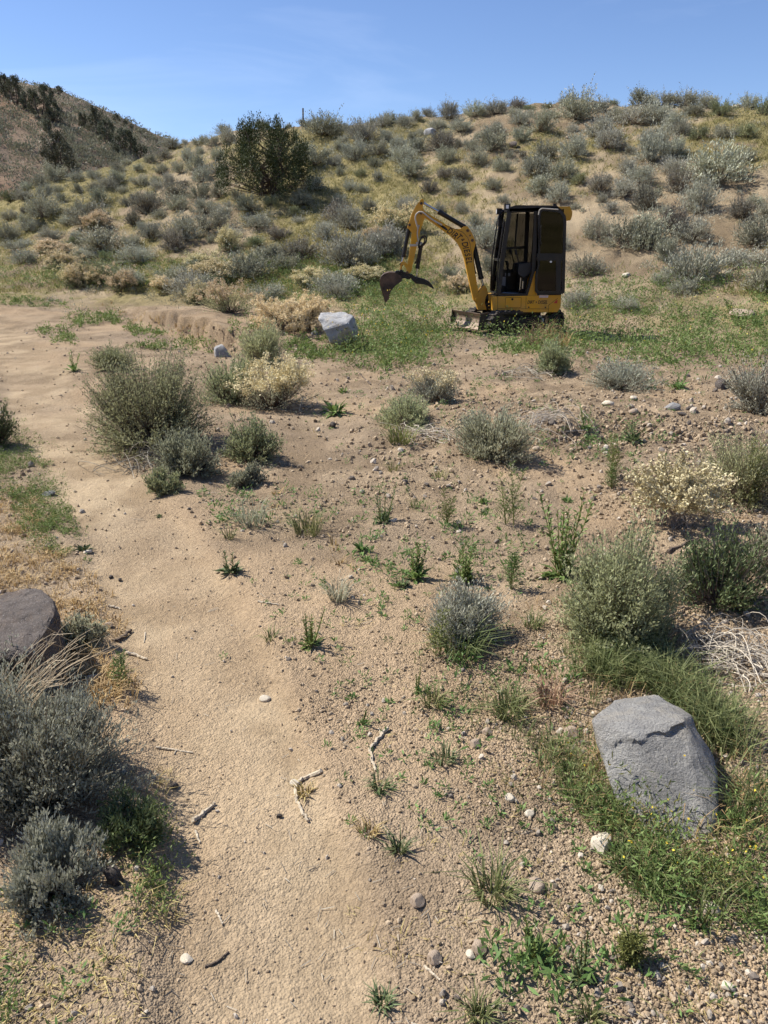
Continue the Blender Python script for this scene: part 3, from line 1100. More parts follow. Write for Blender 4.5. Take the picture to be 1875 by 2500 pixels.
    for y in (YN + 0.02, YF - 0.05):
        pts = [(E(952, 800)[0] - 0.02, y, E(952, 800)[1]), (E(975, 540)[0] - 0.045, y, E(975, 540)[1]), (E(1018, 260)[0] - 0.045, y, E(1018, 260)[1])]
        cyl(bm, pts[0], pts[1], 0.014, 8)
        cyl(bm, pts[1], pts[2], 0.014, 8)
    bm_obj('windscreen_bar', bm, blk, wsn)
    # rear wall
    bm = bmesh.new()
    box(bm, RB[0] - 0.03, RB[0] - 0.005, YN + 0.06, YF - 0.06, RB[1], E(1404, 470)[1])
    bm_obj('rear_wall', bm, blk, root)
    bm = bmesh.new()
    box(bm, RB[0] - 0.022, RB[0] - 0.016, YN + 0.06, YF - 0.06, E(1404, 470)[1], RT[1])
    bm_obj('rear_window', bm, M['glass'], root)
    # floor, seat, console, levers
    bm = bmesh.new()
    prism(bm, Es([(960, 826), (1402, 826), (1402, 806), (960, 806)]), YN + 0.01, YF - 0.01)
    bm_obj('cab_floor', bm, blk, root)
    sx, sz = E(1235, 640)
    bm = bmesh.new()
    box(bm, E(1120, 640)[0], E(1265, 640)[0], 14.78, 15.22, E(1120, 640)[1] - 0.02, E(1120, 640)[1] + 0.09)
    seat = bm_obj('seat', bm, M['seat'], root, bevel=0.035, seg=3)
    bm = bmesh.new()
    prism(bm, Es([(1235, 640), (1262, 360), (1300, 350), (1305, 640)]), 14.80, 15.20)
    bm_obj('backrest', bm, M['seat'], seat, bevel=0.04, seg=3)
    bm = bmesh.new()
    box(bm, E(1120, 640)[0] + 0.04, E(1260, 640)[0], 14.82, 15.18, E(1120, 806)[1], E(1120, 645)[1])
    bm_obj('seat_box', bm, blk, seat)
    for y in (14.70, 15.28):
        bm = bmesh.new()
        prism(bm, Es([(1105, 660), (1115, 590), (1205, 575), (1212, 640), (1150, 690)]), y - 0.06, y + 0.06)
        cn = bm_obj('armrest_console', bm, M['seat'], root, bevel=0.02)
        bm = bmesh.new()
        a, b = E(1122, 592), E(1098, 505)
        cyl(bm, (a[0], y, a[1]), (b[0], y, b[1]), 0.011, 8)
        cyl(bm, (b[0] + 0.003, y, b[1] - 0.03), (b[0] - 0.02, y, b[1] + 0.055), 0.026, 10, 0.018)
        bm_obj('joystick', bm, blk, cn, True)
    for (p, q, y) in (((1040, 806), (1052, 600), 14.92), ((1040, 806), (1052, 600), 15.05)):
        bm = bmesh.new()
        a, b = E(*p), E(*q)
        cyl(bm, (a[0], y, a[1]), (b[0], y, b[1]), 0.011, 8)
        cyl(bm, (b[0], y, b[1]), (b[0] - 0.03, y, b[1] + 0.07), 0.02, 8)
        bm_obj('travel_lever', bm, blk, root, True)
    bm = bmesh.new()
    prism(bm, Es([(985, 560), (1012, 520), (1030, 525), (1018, 600), (990, 640)]), 15.22, 15.38)
    bm_obj('monitor', bm, blk, root, bevel=0.01)
    bm = bmesh.new()
    prism(bm, Es([(962, 718), (968, 684), (1034, 684), (1034, 755), (1010, 752), (985, 745), (968, 738)], 15.2), YF - 0.075, YF - 0.066)
    prism(bm, Es([(1014, 655), (1053, 655), (1053, 679), (1014, 679)], 15.2), YF - 0.075, YF - 0.066)
    each('notice_card', bm, M['paper'], root)
    bm = bmesh.new()
    for (p, q, y, r) in (((1122, 780), (1130, 690), 14.66, 0.013), ((1140, 770), (1143, 715), 14.62, 0.02), ((1108, 660), (1150, 655), 14.66, 0.009), ((990, 800), (1140, 806), 14.6, 0.006)):
        a, b = E(*p), E(*q)
        cyl(bm, (a[0], y, a[1]), (b[0], y, b[1]), r, 8)
    each('lever_linkage', bm, M['chrome'], root, smooth=True)
    # door swung right back against the side of the cab
    D = [(1250, 225), (1256, 190), (1272, 178), (1395, 186), (1430, 200), (1452, 232), (1457, 280), (1444, 795), (1430, 808), (1238, 804), (1226, 788), (1229, 660), (1246, 605), (1250, 500)]
    yd = YN - 0.085
    dxz = Es(D, yd)
    cxz = np.mean(dxz, axis=0)
    inn = [tuple(np.array(p) + (cxz - np.array(p)) * np.array([0.17, 0.06])) for p in dxz]
    bm = bmesh.new()
    n = len(D)
    for (y0_, y1_) in ((yd, yd + 0.045),):
        a0 = [bm.verts.new(loc3(x, y0_, z)) for x, z in dxz]
        a1 = [bm.verts.new(loc3(x, y1_, z)) for x, z in dxz]
        b0 = [bm.verts.new(loc3(x, y0_, z)) for x, z in inn]
        b1 = [bm.verts.new(loc3(x, y1_, z)) for x, z in inn]
        for i in range(n):
            j = (i + 1) % n
            for q in ((a0[i], a0[j], b0[j], b0[i]), (a1[j], a1[i], b1[i], b1[j]), (a1[i], a1[j], a0[j], a0[i]), (b0[i], b0[j], b1[j], b1[i])):
                bm.faces.new(q)
    bar(bm, E(1240, 535, yd), E(1448, 535, yd), 0.12, yd + 0.002, yd + 0.043)
    bar(bm, E(1400, 560, yd), E(1398, 790, yd), 0.09, yd + 0.003, yd + 0.042)
    door = bm_obj('door', bm, blk, root, bevel=0.005, label='black glazed door swung back against the side of the cab')
    bm = bmesh.new()
    prism(bm, [inn[i] for i in range(n)], yd + 0.018, yd + 0.024)
    bm_obj('door_glass', bm, M['darkglass'], door)
    bm = bmesh.new()
    x, z = E(1341, 570, yd)
    cyl(bm, (x, yd - 0.02, z), (x, yd + 0.02, z), 0.018, 12)
    bm_obj('latch', bm, M['lens'], door, True)
    bm = bmesh.new()
    hp = [E(1262, 300, yd), E(1256, 320, yd), E(1252, 420, yd), E(1262, 440, yd)]
    for p, q in zip(hp[:-1], hp[1:]):
        cyl(bm, (p[0] + 0.02, yd - 0.03, p[1]), (q[0] + 0.02, yd - 0.03, q[1]), 0.012, 8)
    bm_obj('grab_handle', bm, blk, door, True)
    bm = bmesh.new()
    for (p, q) in (((1250, 225), (1257, 190)), ((1257, 190), (1275, 178)), ((1275, 178), (1395, 186))):
        a, b = E(*p, yd), E(*q, yd)
        cyl(bm, (a[0], yd - 0.012, a[1]), (b[0], yd - 0.012, b[1]), 0.010, 8)
    bm_obj('door_seal', bm, M['hose'], door, True)
    # lamps on the roof edge, mirror bracket, antenna
    for (a, b, y) in ((962, 200, 15.05), (1020, 166, 14.62)):
        x, z = E(a, b, y)
        bm = bmesh.new()
        box(bm, x - 0.05, x + 0.05, y - 0.06, y + 0.06, z - 0.05, z + 0.05)
        lo = bm_obj('work_lamp', bm, blk, root, bevel=0.015)
        bm = bmesh.new()
        if y < 15:
            box(bm, x - 0.03, x + 0.02, y - 0.063, y - 0.058, z - 0.03, z + 0.03)
        else:
            box(bm, x - 0.054, x - 0.049, y - 0.045, y + 0.045, z - 0.035, z + 0.035)
        bm_obj('lamp_lens', bm, M['lens'], lo)
    bm = bmesh.new()
    pts = [E(1000, 190, 15.0), E(968, 215, 15.0), E(955, 265, 15.0), E(970, 300, 15.0), E(955, 340, 15.0)]
    for p, q in zip(pts[:-1], pts[1:]):
        cyl(bm, (p[0], 15.0, p[1]), (q[0], 15.0, q[1]), 0.022, 8)
    x, z = E(962, 285, 15.0)
    box(bm, x - 0.03, x + 0.04, 14.9, 15.1, z - 0.06, z + 0.06)
    bm_obj('mirror_bracket', bm, blk, root)
    bm = bmesh.new()
    a, b = E(1370, 160, 15.0), E(1424, 0, 15.0)
    cyl(bm, (b[0], 15.0, a[1]), (b[0], 15.0, b[1]), 0.004, 6)
    cyl(bm, (a[0], 15.0, a[1] - 0.02), (a[0], 15.0, a[1] + 0.04), 0.03, 8)
    bm_obj('antenna', bm, blk, root)
    # ---- swing bracket
    bm = bmesh.new()
    prism(bm, Es([(842, 742), (866, 765), (874, 800), (856, 832), (850, 868), (866, 921), (802, 921), (790, 880), (796, 812), (815, 775)], YB), YB - 0.10, YB + 0.10)
    sw = bm_obj('swing_bracket', bm, yel, root, bevel=0.01)
    bm = bmesh.new()
    for cy in (822, 862, 905):
        x, z = E(852, cy, YB)
        cyl(bm, (x, YB, z - 0.045), (x, YB, z + 0.045), 0.075, 14)
    for cy in (815, 835, 880, 905):
        x, z = E(858, cy, YB)
        x2, z2 = E(925, cy, YB)
        box(bm, x, x2, YB - 0.09, YB + 0.09, z - 0.02, z + 0.02)
    bm_obj('swing_pivot', bm, blk, sw, True)
    bm = bmesh.new()
    prism(bm, Es([(876, 806), (920, 812), (922, 930), (890, 925), (895, 870), (878, 850)], YB), YB - 0.12, YB + 0.12)
    bm_obj('swing_mount', bm, yel, sw, bevel=0.01)
    for (a, b) in ((845, 757), (793, 846)):
        x, z = E(a, b, YB)
        bm = cyl(bmesh.new(), (x, YB - 0.125, z), (x, YB + 0.125, z), 0.035, 14)
        bm_obj('pivot_pin', bm, M['yellow_paint'], sw, True)
    # ---- boom
    bo = [(770, 852), (745, 745), (722, 640), (702, 548), (682, 485), (652, 432), (602, 380), (542, 336), (472, 286), (420, 250), (384, 236), (374, 212), (382, 194), (402, 192), (432, 214), (500, 254), (570, 300), (632, 328), (672, 330), (700, 310), (722, 308), (742, 332), (766, 376), (785, 428),
          (780, 452), (768, 495), (767, 560), (780, 650), (800, 765), (810, 838), (802, 864), (786, 872)]
    bm = prism(bmesh.new(), Es(bo, YB), YB - 0.085, YB + 0.085)
    boom = bm_obj('boom', bm, yel, root, bevel=0.008)
    bm = bmesh.new()
    gp = [(560, 302), (632, 330), (690, 352), (726, 392), (744, 440), (752, 500), (757, 565)]
    for p, q in zip(gp[:-1], gp[1:]):
        bar(bm, E(*p, YB), E(*q, YB), 0.007, YB - 0.0875, YB - 0.08)
    bm_obj('weld_line', bm, M['rust'], boom)
    bm = bmesh.new()
    for (a, b) in ((726, 341), (760, 413), (743, 377), (384, 212)):
        x, z = E(a, b, YB)
        cyl(bm, (x, YB - 0.098, z), (x, YB + 0.098, z), 0.026 if a != 743 else 0.015, 12)
    each('boom_pin', bm, M['rust'], boom, smooth=True)
    # lettering along the boom and on the body
    GL = glyphs('DIRT&ESL')

    def letter(mb, ch, cx, cy, deg, hgt, Y, yoff, squeeze=0.8, shear=0.12):
        v, t = GL[ch]
        v = v.copy()
        v[:, 0] -= (v[:, 0].max() + v[:, 0].min()) / 2
        v[:, 1] -= (v[:, 1].max() + v[:, 1].min()) / 2
        v *= hgt / 0.72
        v[:, 0] = v[:, 0] * squeeze + v[:, 1] * shear
        a = rad(deg)
        x, z = E(cx, cy, Y)
        X = x + v[:, 0] * math.cos(a) - v[:, 1] * math.sin(a)
        Z = z + v[:, 0] * math.sin(a) + v[:, 1] * math.cos(a)
        P = np.stack([X - EX[0], np.full(len(X), yoff - EX[1]), Z - EX[2]], axis=1)
        mb.tris(P[t])
        return mb
    zo = lambda a, b: ((1040 + a / 11.85 - 900) * SPX, (520 + b / 11.85 - 450) * SPX)
    mb = MB()
    for ch, a, b, dg, hg in (('D', 690, 525, -35, .105), ('I', 775, 585, -36, .105), ('R', 850, 660, -40, .110), ('T', 950, 690, -44, .110), ('&', 1062, 775, -60, .060), ('D', 1120, 912, -74, .110),
                             ('I', 1142, 1008, -75, .110), ('E', 1172, 1100, -76, .108), ('S', 1190, 1208, -77, .105), ('E', 1225, 1325, -78, .105), ('L', 1238, 1440, -79, .105)):
        link('letter', letter(MB(), ch, *zo(a, b), dg, hg, YB, YB - 0.0885).mesh('letter', [M['decal']]), boom)
    mb = MB()
    xs = np.linspace(1178, 1312, 13)
    for ch, cx_ in zip('DIRT & DIESEL', xs):
        if ch != ' ':
            link('letter', letter(MB(), ch, cx_, 867, 0, 0.058 if ch != '&' else 0.034, YN, YN - 0.0175, 0.72, 0.2).mesh('letter', [M['decal']]), house)
    bm = bmesh.new()
    for (a, b, w_, h_, dg) in ((520, 432, 0.075, 0.022, -33), (440, 392, 0.04, 0.012, -30), (330, 305, 0.016, 0.016, 0), (372, 340, 0.012, 0.018, -30)):
        x, z = E(*zo(a, b), YB)
        vv = []
        for k in range(14):
            t = 2 * math.pi * k / 14
            u, v = math.cos(t) * w_, math.sin(t) * h_
            ca, sa = math.cos(rad(dg)), math.sin(rad(dg))
            vv.append(bm.verts.new(loc3(x + u * ca - v * sa, YB - 0.0885, z + u * sa + v * ca)))
        bm.faces.new(vv)
    each('dark_decal', bm, M['decal'], boom)
    # ---- stick
    so = [(384, 112), (398, 106), (405, 124), (398, 172), (412, 200), (416, 236), (397, 290), (380, 340), (360, 430), (331, 560), (312, 640), (300, 656), (276, 654), (286, 592), (301, 500), (311, 430), (316, 356), (300, 336), (284, 322), (300, 270), (320, 212), (347, 160)]
    bm = prism(bmesh.new(), Es(so, YB), YB - 0.062, YB + 0.062)
    stick = bm_obj('stick', bm, yel, root, bevel=0.008)
    bm = bmesh.new()
    for (a, b) in ((386, 142), (300, 300), (384, 214), (284, 648)):
        x, z = E(a, b, YB)
        cyl(bm, (x, YB - 0.10, z), (x, YB + 0.10, z), 0.024, 12)
    each('stick_pin', bm, M['rust'], stick, smooth=True)
    bm = bmesh.new()
    box(bm, E(300, 448, YB)[0], E(362, 448, YB)[0], YB - 0.075, YB + 0.075, E(300, 456, YB)[1], E(300, 440, YB)[1])
    box(bm, E(348, 420, YB)[0], E(395, 420, YB)[0], YB - 0.09, YB - 0.03, E(300, 446, YB)[1], E(300, 424, YB)[1])
    each('hose_clamp', bm, M['hose'], stick)
    # rams
    ram('stick_cylinder', root, E(712, 318, YB), E(520, 204, YB), E(392, 132, YB), 0.042, YB)
    ram('boom_cylinder', root, E(772, 440, YB), E(828, 690, YB), E(845, 757, YB), 0.046, YB - 0.0)
    ram('bucket_cylinder', root, E(296, 330, YB), E(256, 530, YB), E(243, 590, YB), 0.037, YB)
    ram('thumb_cylinder', root, E(384, 450, YB), E(360, 612, YB), E(351, 690, YB), 0.036, YB - 0.03)

    def tube_part(name, pts, r, y, mat, parent):
        P = np.array([(*E(a, b, y), 0) for a, b in pts])
        P = np.stack([P[:, 0] - EX[0], np.full(len(P), y - EX[1]), P[:, 1] - EX[2]], axis=1)
        t = np.linspace(0, len(P) - 1, len(P) * 4)
        Q = np.stack([np.interp(t, np.arange(len(P)), P[:, k]) for k in range(3)], axis=1)
        for _ in range(3):
            Q[1:-1] = (Q[:-2] + 2 * Q[1:-1] + Q[2:]) / 4
        mb_ = MB()
        polytube(mb_, Q, r, r, 6)
        link(name, mb_.mesh(name, [mat]), parent)
    tube_part('hose', [(366, 330), (352, 290), (342, 250), (348, 222), (372, 202), (398, 204), (430, 232), (480, 268), (540, 300)], 0.014, YB - 0.11, M['hose'], stick)
    tube_part('hose', [(372, 300), (362, 330), (358, 360), (365, 420)], 0.012, YB - 0.075, M['hose'], stick)
    tube_part('hose', [(366, 470), (372, 420), (388, 388), (410, 378), (428, 392), (424, 424), (400, 450), (380, 470), (366, 540), (340, 585)], 0.014, YB - 0.09, blk, stick)
    tube_part('hose', [(372, 440), (384, 400), (405, 388), (416, 402), (408, 432), (386, 452)], 0.012, YB - 0.12, blk, stick)
    tube_part('hose', [(790, 480), (770, 520), (772, 580), (790, 660)], 0.012, YB - 0.05, blk, boom)
    # ---- linkage, coupler, bucket, thumb
    bm = bmesh.new()
    lk = [(236, 572), (258, 566), (282, 584), (300, 612), (302, 650), (284, 652), (278, 622), (262, 596), (244, 592)]
    for y in (YB - 0.09, YB + 0.07):
        prism(bm, Es(lk, YB), y, y + 0.02)
    bar(bm, E(242, 585, YB), E(236, 640, YB), 0.035, YB - 0.05, YB + 0.05)
    each('bucket_link', bm, yel, root, bevel=0.004)
    bm = bmesh.new()
    prism(bm, Es([(184, 650), (210, 634), (250, 640), (300, 655), (322, 672), (300, 700), (262, 690), (222, 702), (192, 690)], YB), YB - 0.07, YB + 0.07)
    for (a, b) in ((284, 684), (205, 650), (240, 640)):
        x, z = E(a, b, YB)
        cyl(bm, (x, YB - 0.11, z), (x, YB + 0.11, z), 0.032, 12)
    bm_obj('coupler', bm, blk, root, bevel=0.006)
    # bucket: two side plates and a curved shell between them
    shell = [(196, 650), (150, 648), (118, 658), (96, 676), (86, 702), (88, 740), (98, 775), (110, 812), (118, 842)]
    side = shell + [(124, 868), (140, 850), (150, 836), (152, 806), (166, 778), (196, 742), (226, 720), (248, 702), (232, 668)]
    bm = prism(bmesh.new(), Es(side, YB), YB - 0.235, YB - 0.215)
    bk = bm_obj('bucket', bm, M['rust'], root)
    bm_obj('side_plate', prism(bmesh.new(), Es(side, YB), YB + 0.215, YB + 0.235), M['rust'], bk)
    bm = bmesh.new()
    for p, q in zip(shell[:-1], shell[1:]):
        bar(bm, E(*p, YB), E(*q, YB), 0.02, YB - 0.215, YB + 0.215)
    bm_obj('bucket_shell', bm, M['rust'], bk)
    for k in range(5):
        y = YB - 0.21 + k * 0.0925
        bm = prism(bmesh.new(), Es([(112, 838), (128, 832), (136, 852), (124, 872)], YB), y, y + 0.05)
        bm_obj('bucket_tooth', bm, M['rust'], bk, bevel=0.004)
    bm = bmesh.new()
    th = [(296, 664), (318, 660), (344, 680), (402, 694), (440, 712), (468, 742), (484, 770), (462, 762), (430, 744), (396, 734), (346, 730), (318, 704)]
    for y in (YB - 0.10, YB + 0.06):
        prism(bm, Es(th, YB), y, y + 0.035)
    for (a, b) in ((352, 700), (310, 676), (425, 722)):
        x, z = E(a, b, YB)
        cyl(bm, (x, YB - 0.11, z), (x, YB + 0.105, z), 0.026, 12)
    bm_obj('thumb', bm, blk, root, bevel=0.005)
    return root


excavator()

# ------------------------------------------------------------------ plant builders
def bush_parts(seed, R, H, lobes=11, twigs=200, lpt=16, L=0.03, Wd=0.009, spread=0.34, up=0.55, flowers=0.0, fl_size=0.03, fl_n=14, base_lo=0.45, stem_r=0.006, open_=0.0, droop=0.0):
    """a rounded shrub: forked stems, leafy twigs gathered in uneven lobes; returns foliage, stems, flowers as MBs."""
    rng = np.random.default_rng(seed)
    fo, stm, flw = MB(), MB(), MB()
    th = rng.uniform(0, 2 * math.pi, lobes)
    rr = np.sqrt(rng.uniform(0.02, 1, lobes)) * 0.80
    lz = (1 - 0.62 * rr ** 2.2) * rng.uniform(0.74, 1.04, lobes) * H * 0.84
    C = np.stack([np.cos(th) * rr * R, np.sin(th) * rr * R, lz], axis=1)
    lk = rng.integers(0, lobes, twigs)
    g = rng.normal(size=(twigs, 3))
    g = norm(g) * rng.uniform(0.3, 1.0, (twigs, 1)) ** 0.6
    end = C[lk] + g * np.array([spread * R, spread * R, spread * 0.62 * H])
    low = rng.random(twigs) < base_lo
    a2 = rng.uniform(0, 2 * math.pi, twigs)
    r2 = rng.uniform(0.45, 1.02, twigs) * R
    end = np.where(low[:, None], np.stack([np.cos(a2) * r2, np.sin(a2) * r2, rng.uniform(0.03, 0.85, twigs) * H * (1.05 - 0.62 * (r2 / R) ** 2)], axis=1), end)
    end[:, 2] = np.maximum(end[:, 2], 0.04 * H)
    end = end * rng.uniform(0.86, 1.08, (twigs, 1)) * np.where(rng.random((twigs, 1)) < 0.09, rng.uniform(1.08, 1.28, (twigs, 1)), 1.0)
    ph = np.arctan2(end[:, 1], end[:, 0])
    wob = 1 + 0.16 * np.sin(2 * ph + rng.uniform(0, 6.28)) + 0.12 * np.sin(3 * ph + rng.uniform(0, 6.28))
    end = end * np.stack([wob, wob, 0.5 + 0.5 * wob], axis=1)
    root = np.stack([rng.normal(0, 0.07 * R, twigs), rng.normal(0, 0.07 * R, twigs), np.zeros(twigs)], axis=1)
    k = rng.uniform(0.38, 0.62, (twigs, 1))
    st = root * (1 - k) + end * k
    st[:, 2] *= rng.uniform(0.62, 0.95, twigs)
    tt = rng.random(twigs) * 0.5 + 0.25
    nb = max(8, twigs // 3)
    stm.quads(tubes(root[:nb], st[:nb], stem_r, stem_r * 0.6), np.tile(rng.random(nb), 3))
    stm.quads(tubes(st, end, stem_r * 0.5, stem_r * 0.2), np.tile(rng.random(twigs), 3))
    n = twigs * lpt
    tw = np.repeat(np.arange(twigs), lpt)
    t = rng.uniform(0.12 + open_, 1.02, n)
    p = st[tw] + (end - st)[tw] * t[:, None] + rng.normal(0, 0.012 * R + 0.25 * L, (n, 3))
    d = norm((end - st)[tw]) * 0.55 + norm(rng.normal(size=(n, 3))) * 0.75
    d[:, 2] += up
    tint = np.clip(tt[tw] * 0.6 + rng.random(n) * 0.45, 0, 1)
    fo.quads(leaves(p, d, L * rng.uniform(0.6, 1.3, n), Wd * rng.uniform(0.7, 1.3, n), rng), tint)
    if flowers > 0:
        top = np.argsort(-(end[:, 2] + 0.3 * H * rng.random(twigs)))[:int(twigs * flowers)]
        m = len(top) * fl_n
        ti = np.repeat(top, fl_n)
        p = end[ti] + rng.normal(0, fl_size * 0.75, (m, 3))
        d = rng.normal(size=(m, 3)) + np.array([0, 0, 0.6])
        flw.quads(leaves(p, d, fl_size * rng.uniform(0.6, 1.1, m), fl_size * 0.55, rng), np.clip(rng.random(len(top)).repeat(fl_n) * 0.5 + rng.random(m) * 0.5, 0, 1))
    return fo, stm, flw


def grass_mb(rng, n, r, h, w=0.004, lean=0.5, tint=None, base=None):
    """curved blades rising from a tuft."""
    a = rng.uniform(0, 2 * math.pi, n)
    q = np.sqrt(rng.random(n)) * r
    b = np.stack([np.cos(a) * q, np.sin(a) * q, np.full(n, -0.01)], axis=1)
    hh = h * rng.uniform(0.45, 1.1, n)
    la = a + rng.normal(0, 0.9, n)
    le = np.abs(rng.normal(lean, 0.35, n)) * hh
    o = np.stack([np.cos(la), np.sin(la), np.zeros(n)], axis=1)
    up = np.array([0, 0, 1.0])
    m = b + o * le[:, None] * 0.32 + up * hh[:, None] * 0.62
    e = b + o * le[:, None] + up * hh[:, None]
    e[:, 2] -= 0.25 * le
    sdir = np.stack([-np.sin(la + rng.normal(0, 0.7, n)), np.cos(la), np.zeros(n)], axis=1)
    ww = (w * rng.uniform(0.6, 1.3, n))[:, None] * 0.5
    mb = MB()
    tn = rng.random(n) if tint is None else np.clip(rng.normal(tint, 0.2, n), 0, 1)
    mb.quads(np.stack([b - sdir * ww, b + sdir * ww, m + sdir * ww * 0.85, m - sdir * ww * 0.85], axis=1), tn)
    mb.quads(np.stack([m - sdir * ww * 0.85, m + sdir * ww * 0.85, e + sdir * ww * 0.1, e - sdir * ww * 0.1], axis=1), tn)
    return mb


def broad_leaves(mb, p, d, L, Wd, rng, tint, bend=0.25, mat=0):
    """folded, drooping lance-shaped leaves, two faces each half."""
    n = len(p)
    d = norm(d)
    side = norm(np.cross(d, np.array([0, 0, 1.0]) + rng.normal(0, 0.25, (n, 3))))
    up = np.cross(side, d)
    L = np.broadcast_to(L, (n,))[:, None]
    Wd = np.broadcast_to(Wd, (n,))[:, None] * 0.5
    c1 = p + d * L * 0.5
    tip = p + d * L - np.array([0, 0, 1.0]) * L * bend * rng.uniform(0.3, 1.2, (n, 1))
    l1 = c1 + side * Wd + up * Wd * 0.35
    r1 = c1 - side * Wd + up * Wd * 0.35
    mb.quads(np.stack([p, c1, tip, l1], axis=1), tint, mat)
    mb.quads(np.stack([p, r1, tip, c1], axis=1), tint, mat)
    return mb


def rosette_parts(rng, R, n=26, H=None, Wd=None, stalk=0.0):
    """low broad-leaved weed: a ring of folded leaves, sometimes with leafy stalks."""
    H = H or R * 0.6
    fo = MB()
    a = rng.uniform(0, 2 * math.pi, n)
    el = rng.uniform(0.1, 1.2, n)
    d = np.stack([np.cos(a) * np.cos(el), np.sin(a) * np.cos(el), np.sin(el)], axis=1)
    p = np.stack([np.cos(a) * 0.06 * R, np.sin(a) * 0.06 * R, np.full(n, 0.0)], axis=1)
    L = R * rng.uniform(0.6, 1.1, n)
    broad_leaves(fo, p, d, L, Wd or R * 0.2, rng, rng.random(n), 0.3)
    ns = int(stalk)
    st = MB()
    for _ in range(ns):
        aa = rng.uniform(0, 2 * math.pi)
        lean = rng.uniform(0.05, 0.4)
        h = H * rng.uniform(0.7, 1.1)
        b = np.array([math.cos(aa) * R * 0.25 * rng.random(), math.sin(aa) * R * 0.25 * rng.random(), 0])
        e = b + np.array([math.cos(aa) * lean * h, math.sin(aa) * lean * h, h])
        st.quads(tubes(b[None], e[None], 0.0035, 0.0018), 0.4)
        m = 22
        t = np.linspace(0.15, 1.0, m)
        pp = b + (e - b) * t[:, None]
        ph = np.arange(m) * 2.4
        el = rng.uniform(0.4, 1.1, m)
        dd = np.stack([np.cos(ph) * np.cos(el), np.sin(ph) * np.cos(el), np.sin(el)], axis=1)
        broad_leaves(fo, pp, dd, R * 0.34 * (1.15 - 0.6 * t), R * 0.09, rng, np.clip(rng.random(m), 0, 1), 0.1)
    return fo, st


def feather_parts(rng, H, n=5, L=0.02):
    """upright stems with fine feathery side leaves."""
    fo, st = MB(), MB()
    for _ in range(n):
        aa = rng.uniform(0, 2 * math.pi)
        lean = abs(rng.normal(0.15, 0.12))
        h = H * rng.uniform(0.55, 1.05)
        b = np.array([rng.normal(0, 0.05 * H), rng.normal(0, 0.05 * H), 0])
        e = b + np.array([math.cos(aa) * lean * h, math.sin(aa) * lean * h, h])
        st.quads(tubes(b[None], e[None], 0.003, 0.0012), 0.5)
        m = 26
        t = np.linspace(0.06, 1.0, m)
        pp = b + (e - b) * t[:, None]
        ph = np.arange(m) * 2.4
        el = rng.uniform(0.3, 1.0, m)
        dd = np.stack([np.cos(ph) * np.cos(el), np.sin(ph) * np.cos(el), np.sin(el)], axis=1)
        ll = H * 0.22 * (1.1 - t) + 0.02
        ee = pp + dd * ll[:, None]
        st.quads(tubes(pp, ee, 0.001, 0.0006), 0.5)
        q = 12
        ti = np.repeat(np.arange(m), q)
        u = rng.uniform(0.15, 1.05, m * q)
        lp = pp[ti] + (ee - pp)[ti] * u[:, None]
        ld = dd[ti] * 0.7 + rng.normal(size=(m * q, 3)) * 0.6
        fo.quads(leaves(lp, ld, L * rng.uniform(0.6, 1.2, m * q), L * 0.28, rng), rng.random(m * q))
    return fo, st


def stick_mb(rng, pts, r0, r1, sides=6):
    pts = np.asarray(pts, float)
    t = np.linspace(0, len(pts) - 1, len(pts) * 5)
    Q = np.stack([np.interp(t, np.arange(len(pts)), pts[:, k]) for k in range(3)], axis=1)
    Q[1:-1] = (Q[:-2] + 2 * Q[1:-1] + Q[2:]) / 4
    Q += rng.normal(0, r0 * 0.25, Q.shape)
    mb = MB()
    polytube(mb, Q, r0, r1, sides)
    return mb


def root_at(name, loc, rz=0.0, sc=(1, 1, 1)):
    o = bpy.data.objects.new(name, None)
    COL.objects.link(o)
    o.location = loc
    o.rotation_euler = (0, 0, rz)
    o.scale = sc
    return o


def rock_mesh(name, seed, mat, sub=3, jag=0.22, cuts=9):
    """an angular stone of unit size: a ball cut by planes and roughened."""
    rng = np.random.default_rng(seed)
    bm = bmesh.new()
    bmesh.ops.create_icosphere(bm, subdivisions=sub, radius=1.0)
    co = np.array([tuple(v.co) for v in bm.verts])
    for _ in range(cuts):
        n = norm(rng.normal(size=3))
        d = rng.uniform(0.52, 0.86)
        s = co @ n
        co = np.where((s > d)[:, None], co - (s - d)[:, None] * n, co)
    w = fbm(co[:, 0] * 2 + co[:, 2] * 1.7 + seed, co[:, 1] * 2 - co[:, 2], 3, seed) * jag * 0.35
    co = co * (1 + w[:, None])
    for v, c in zip(bm.verts, co):
        v.co = c
    me = bpy.data.meshes.new(name)
    bm.to_mesh(me)
    bm.free()
    me.materials.append(mat)
    for p in me.polygons:
        p.use_smooth = True
    try:
        me.set_sharp_from_angle(angle=rad(28))
    except Exception:
        pass
    return me


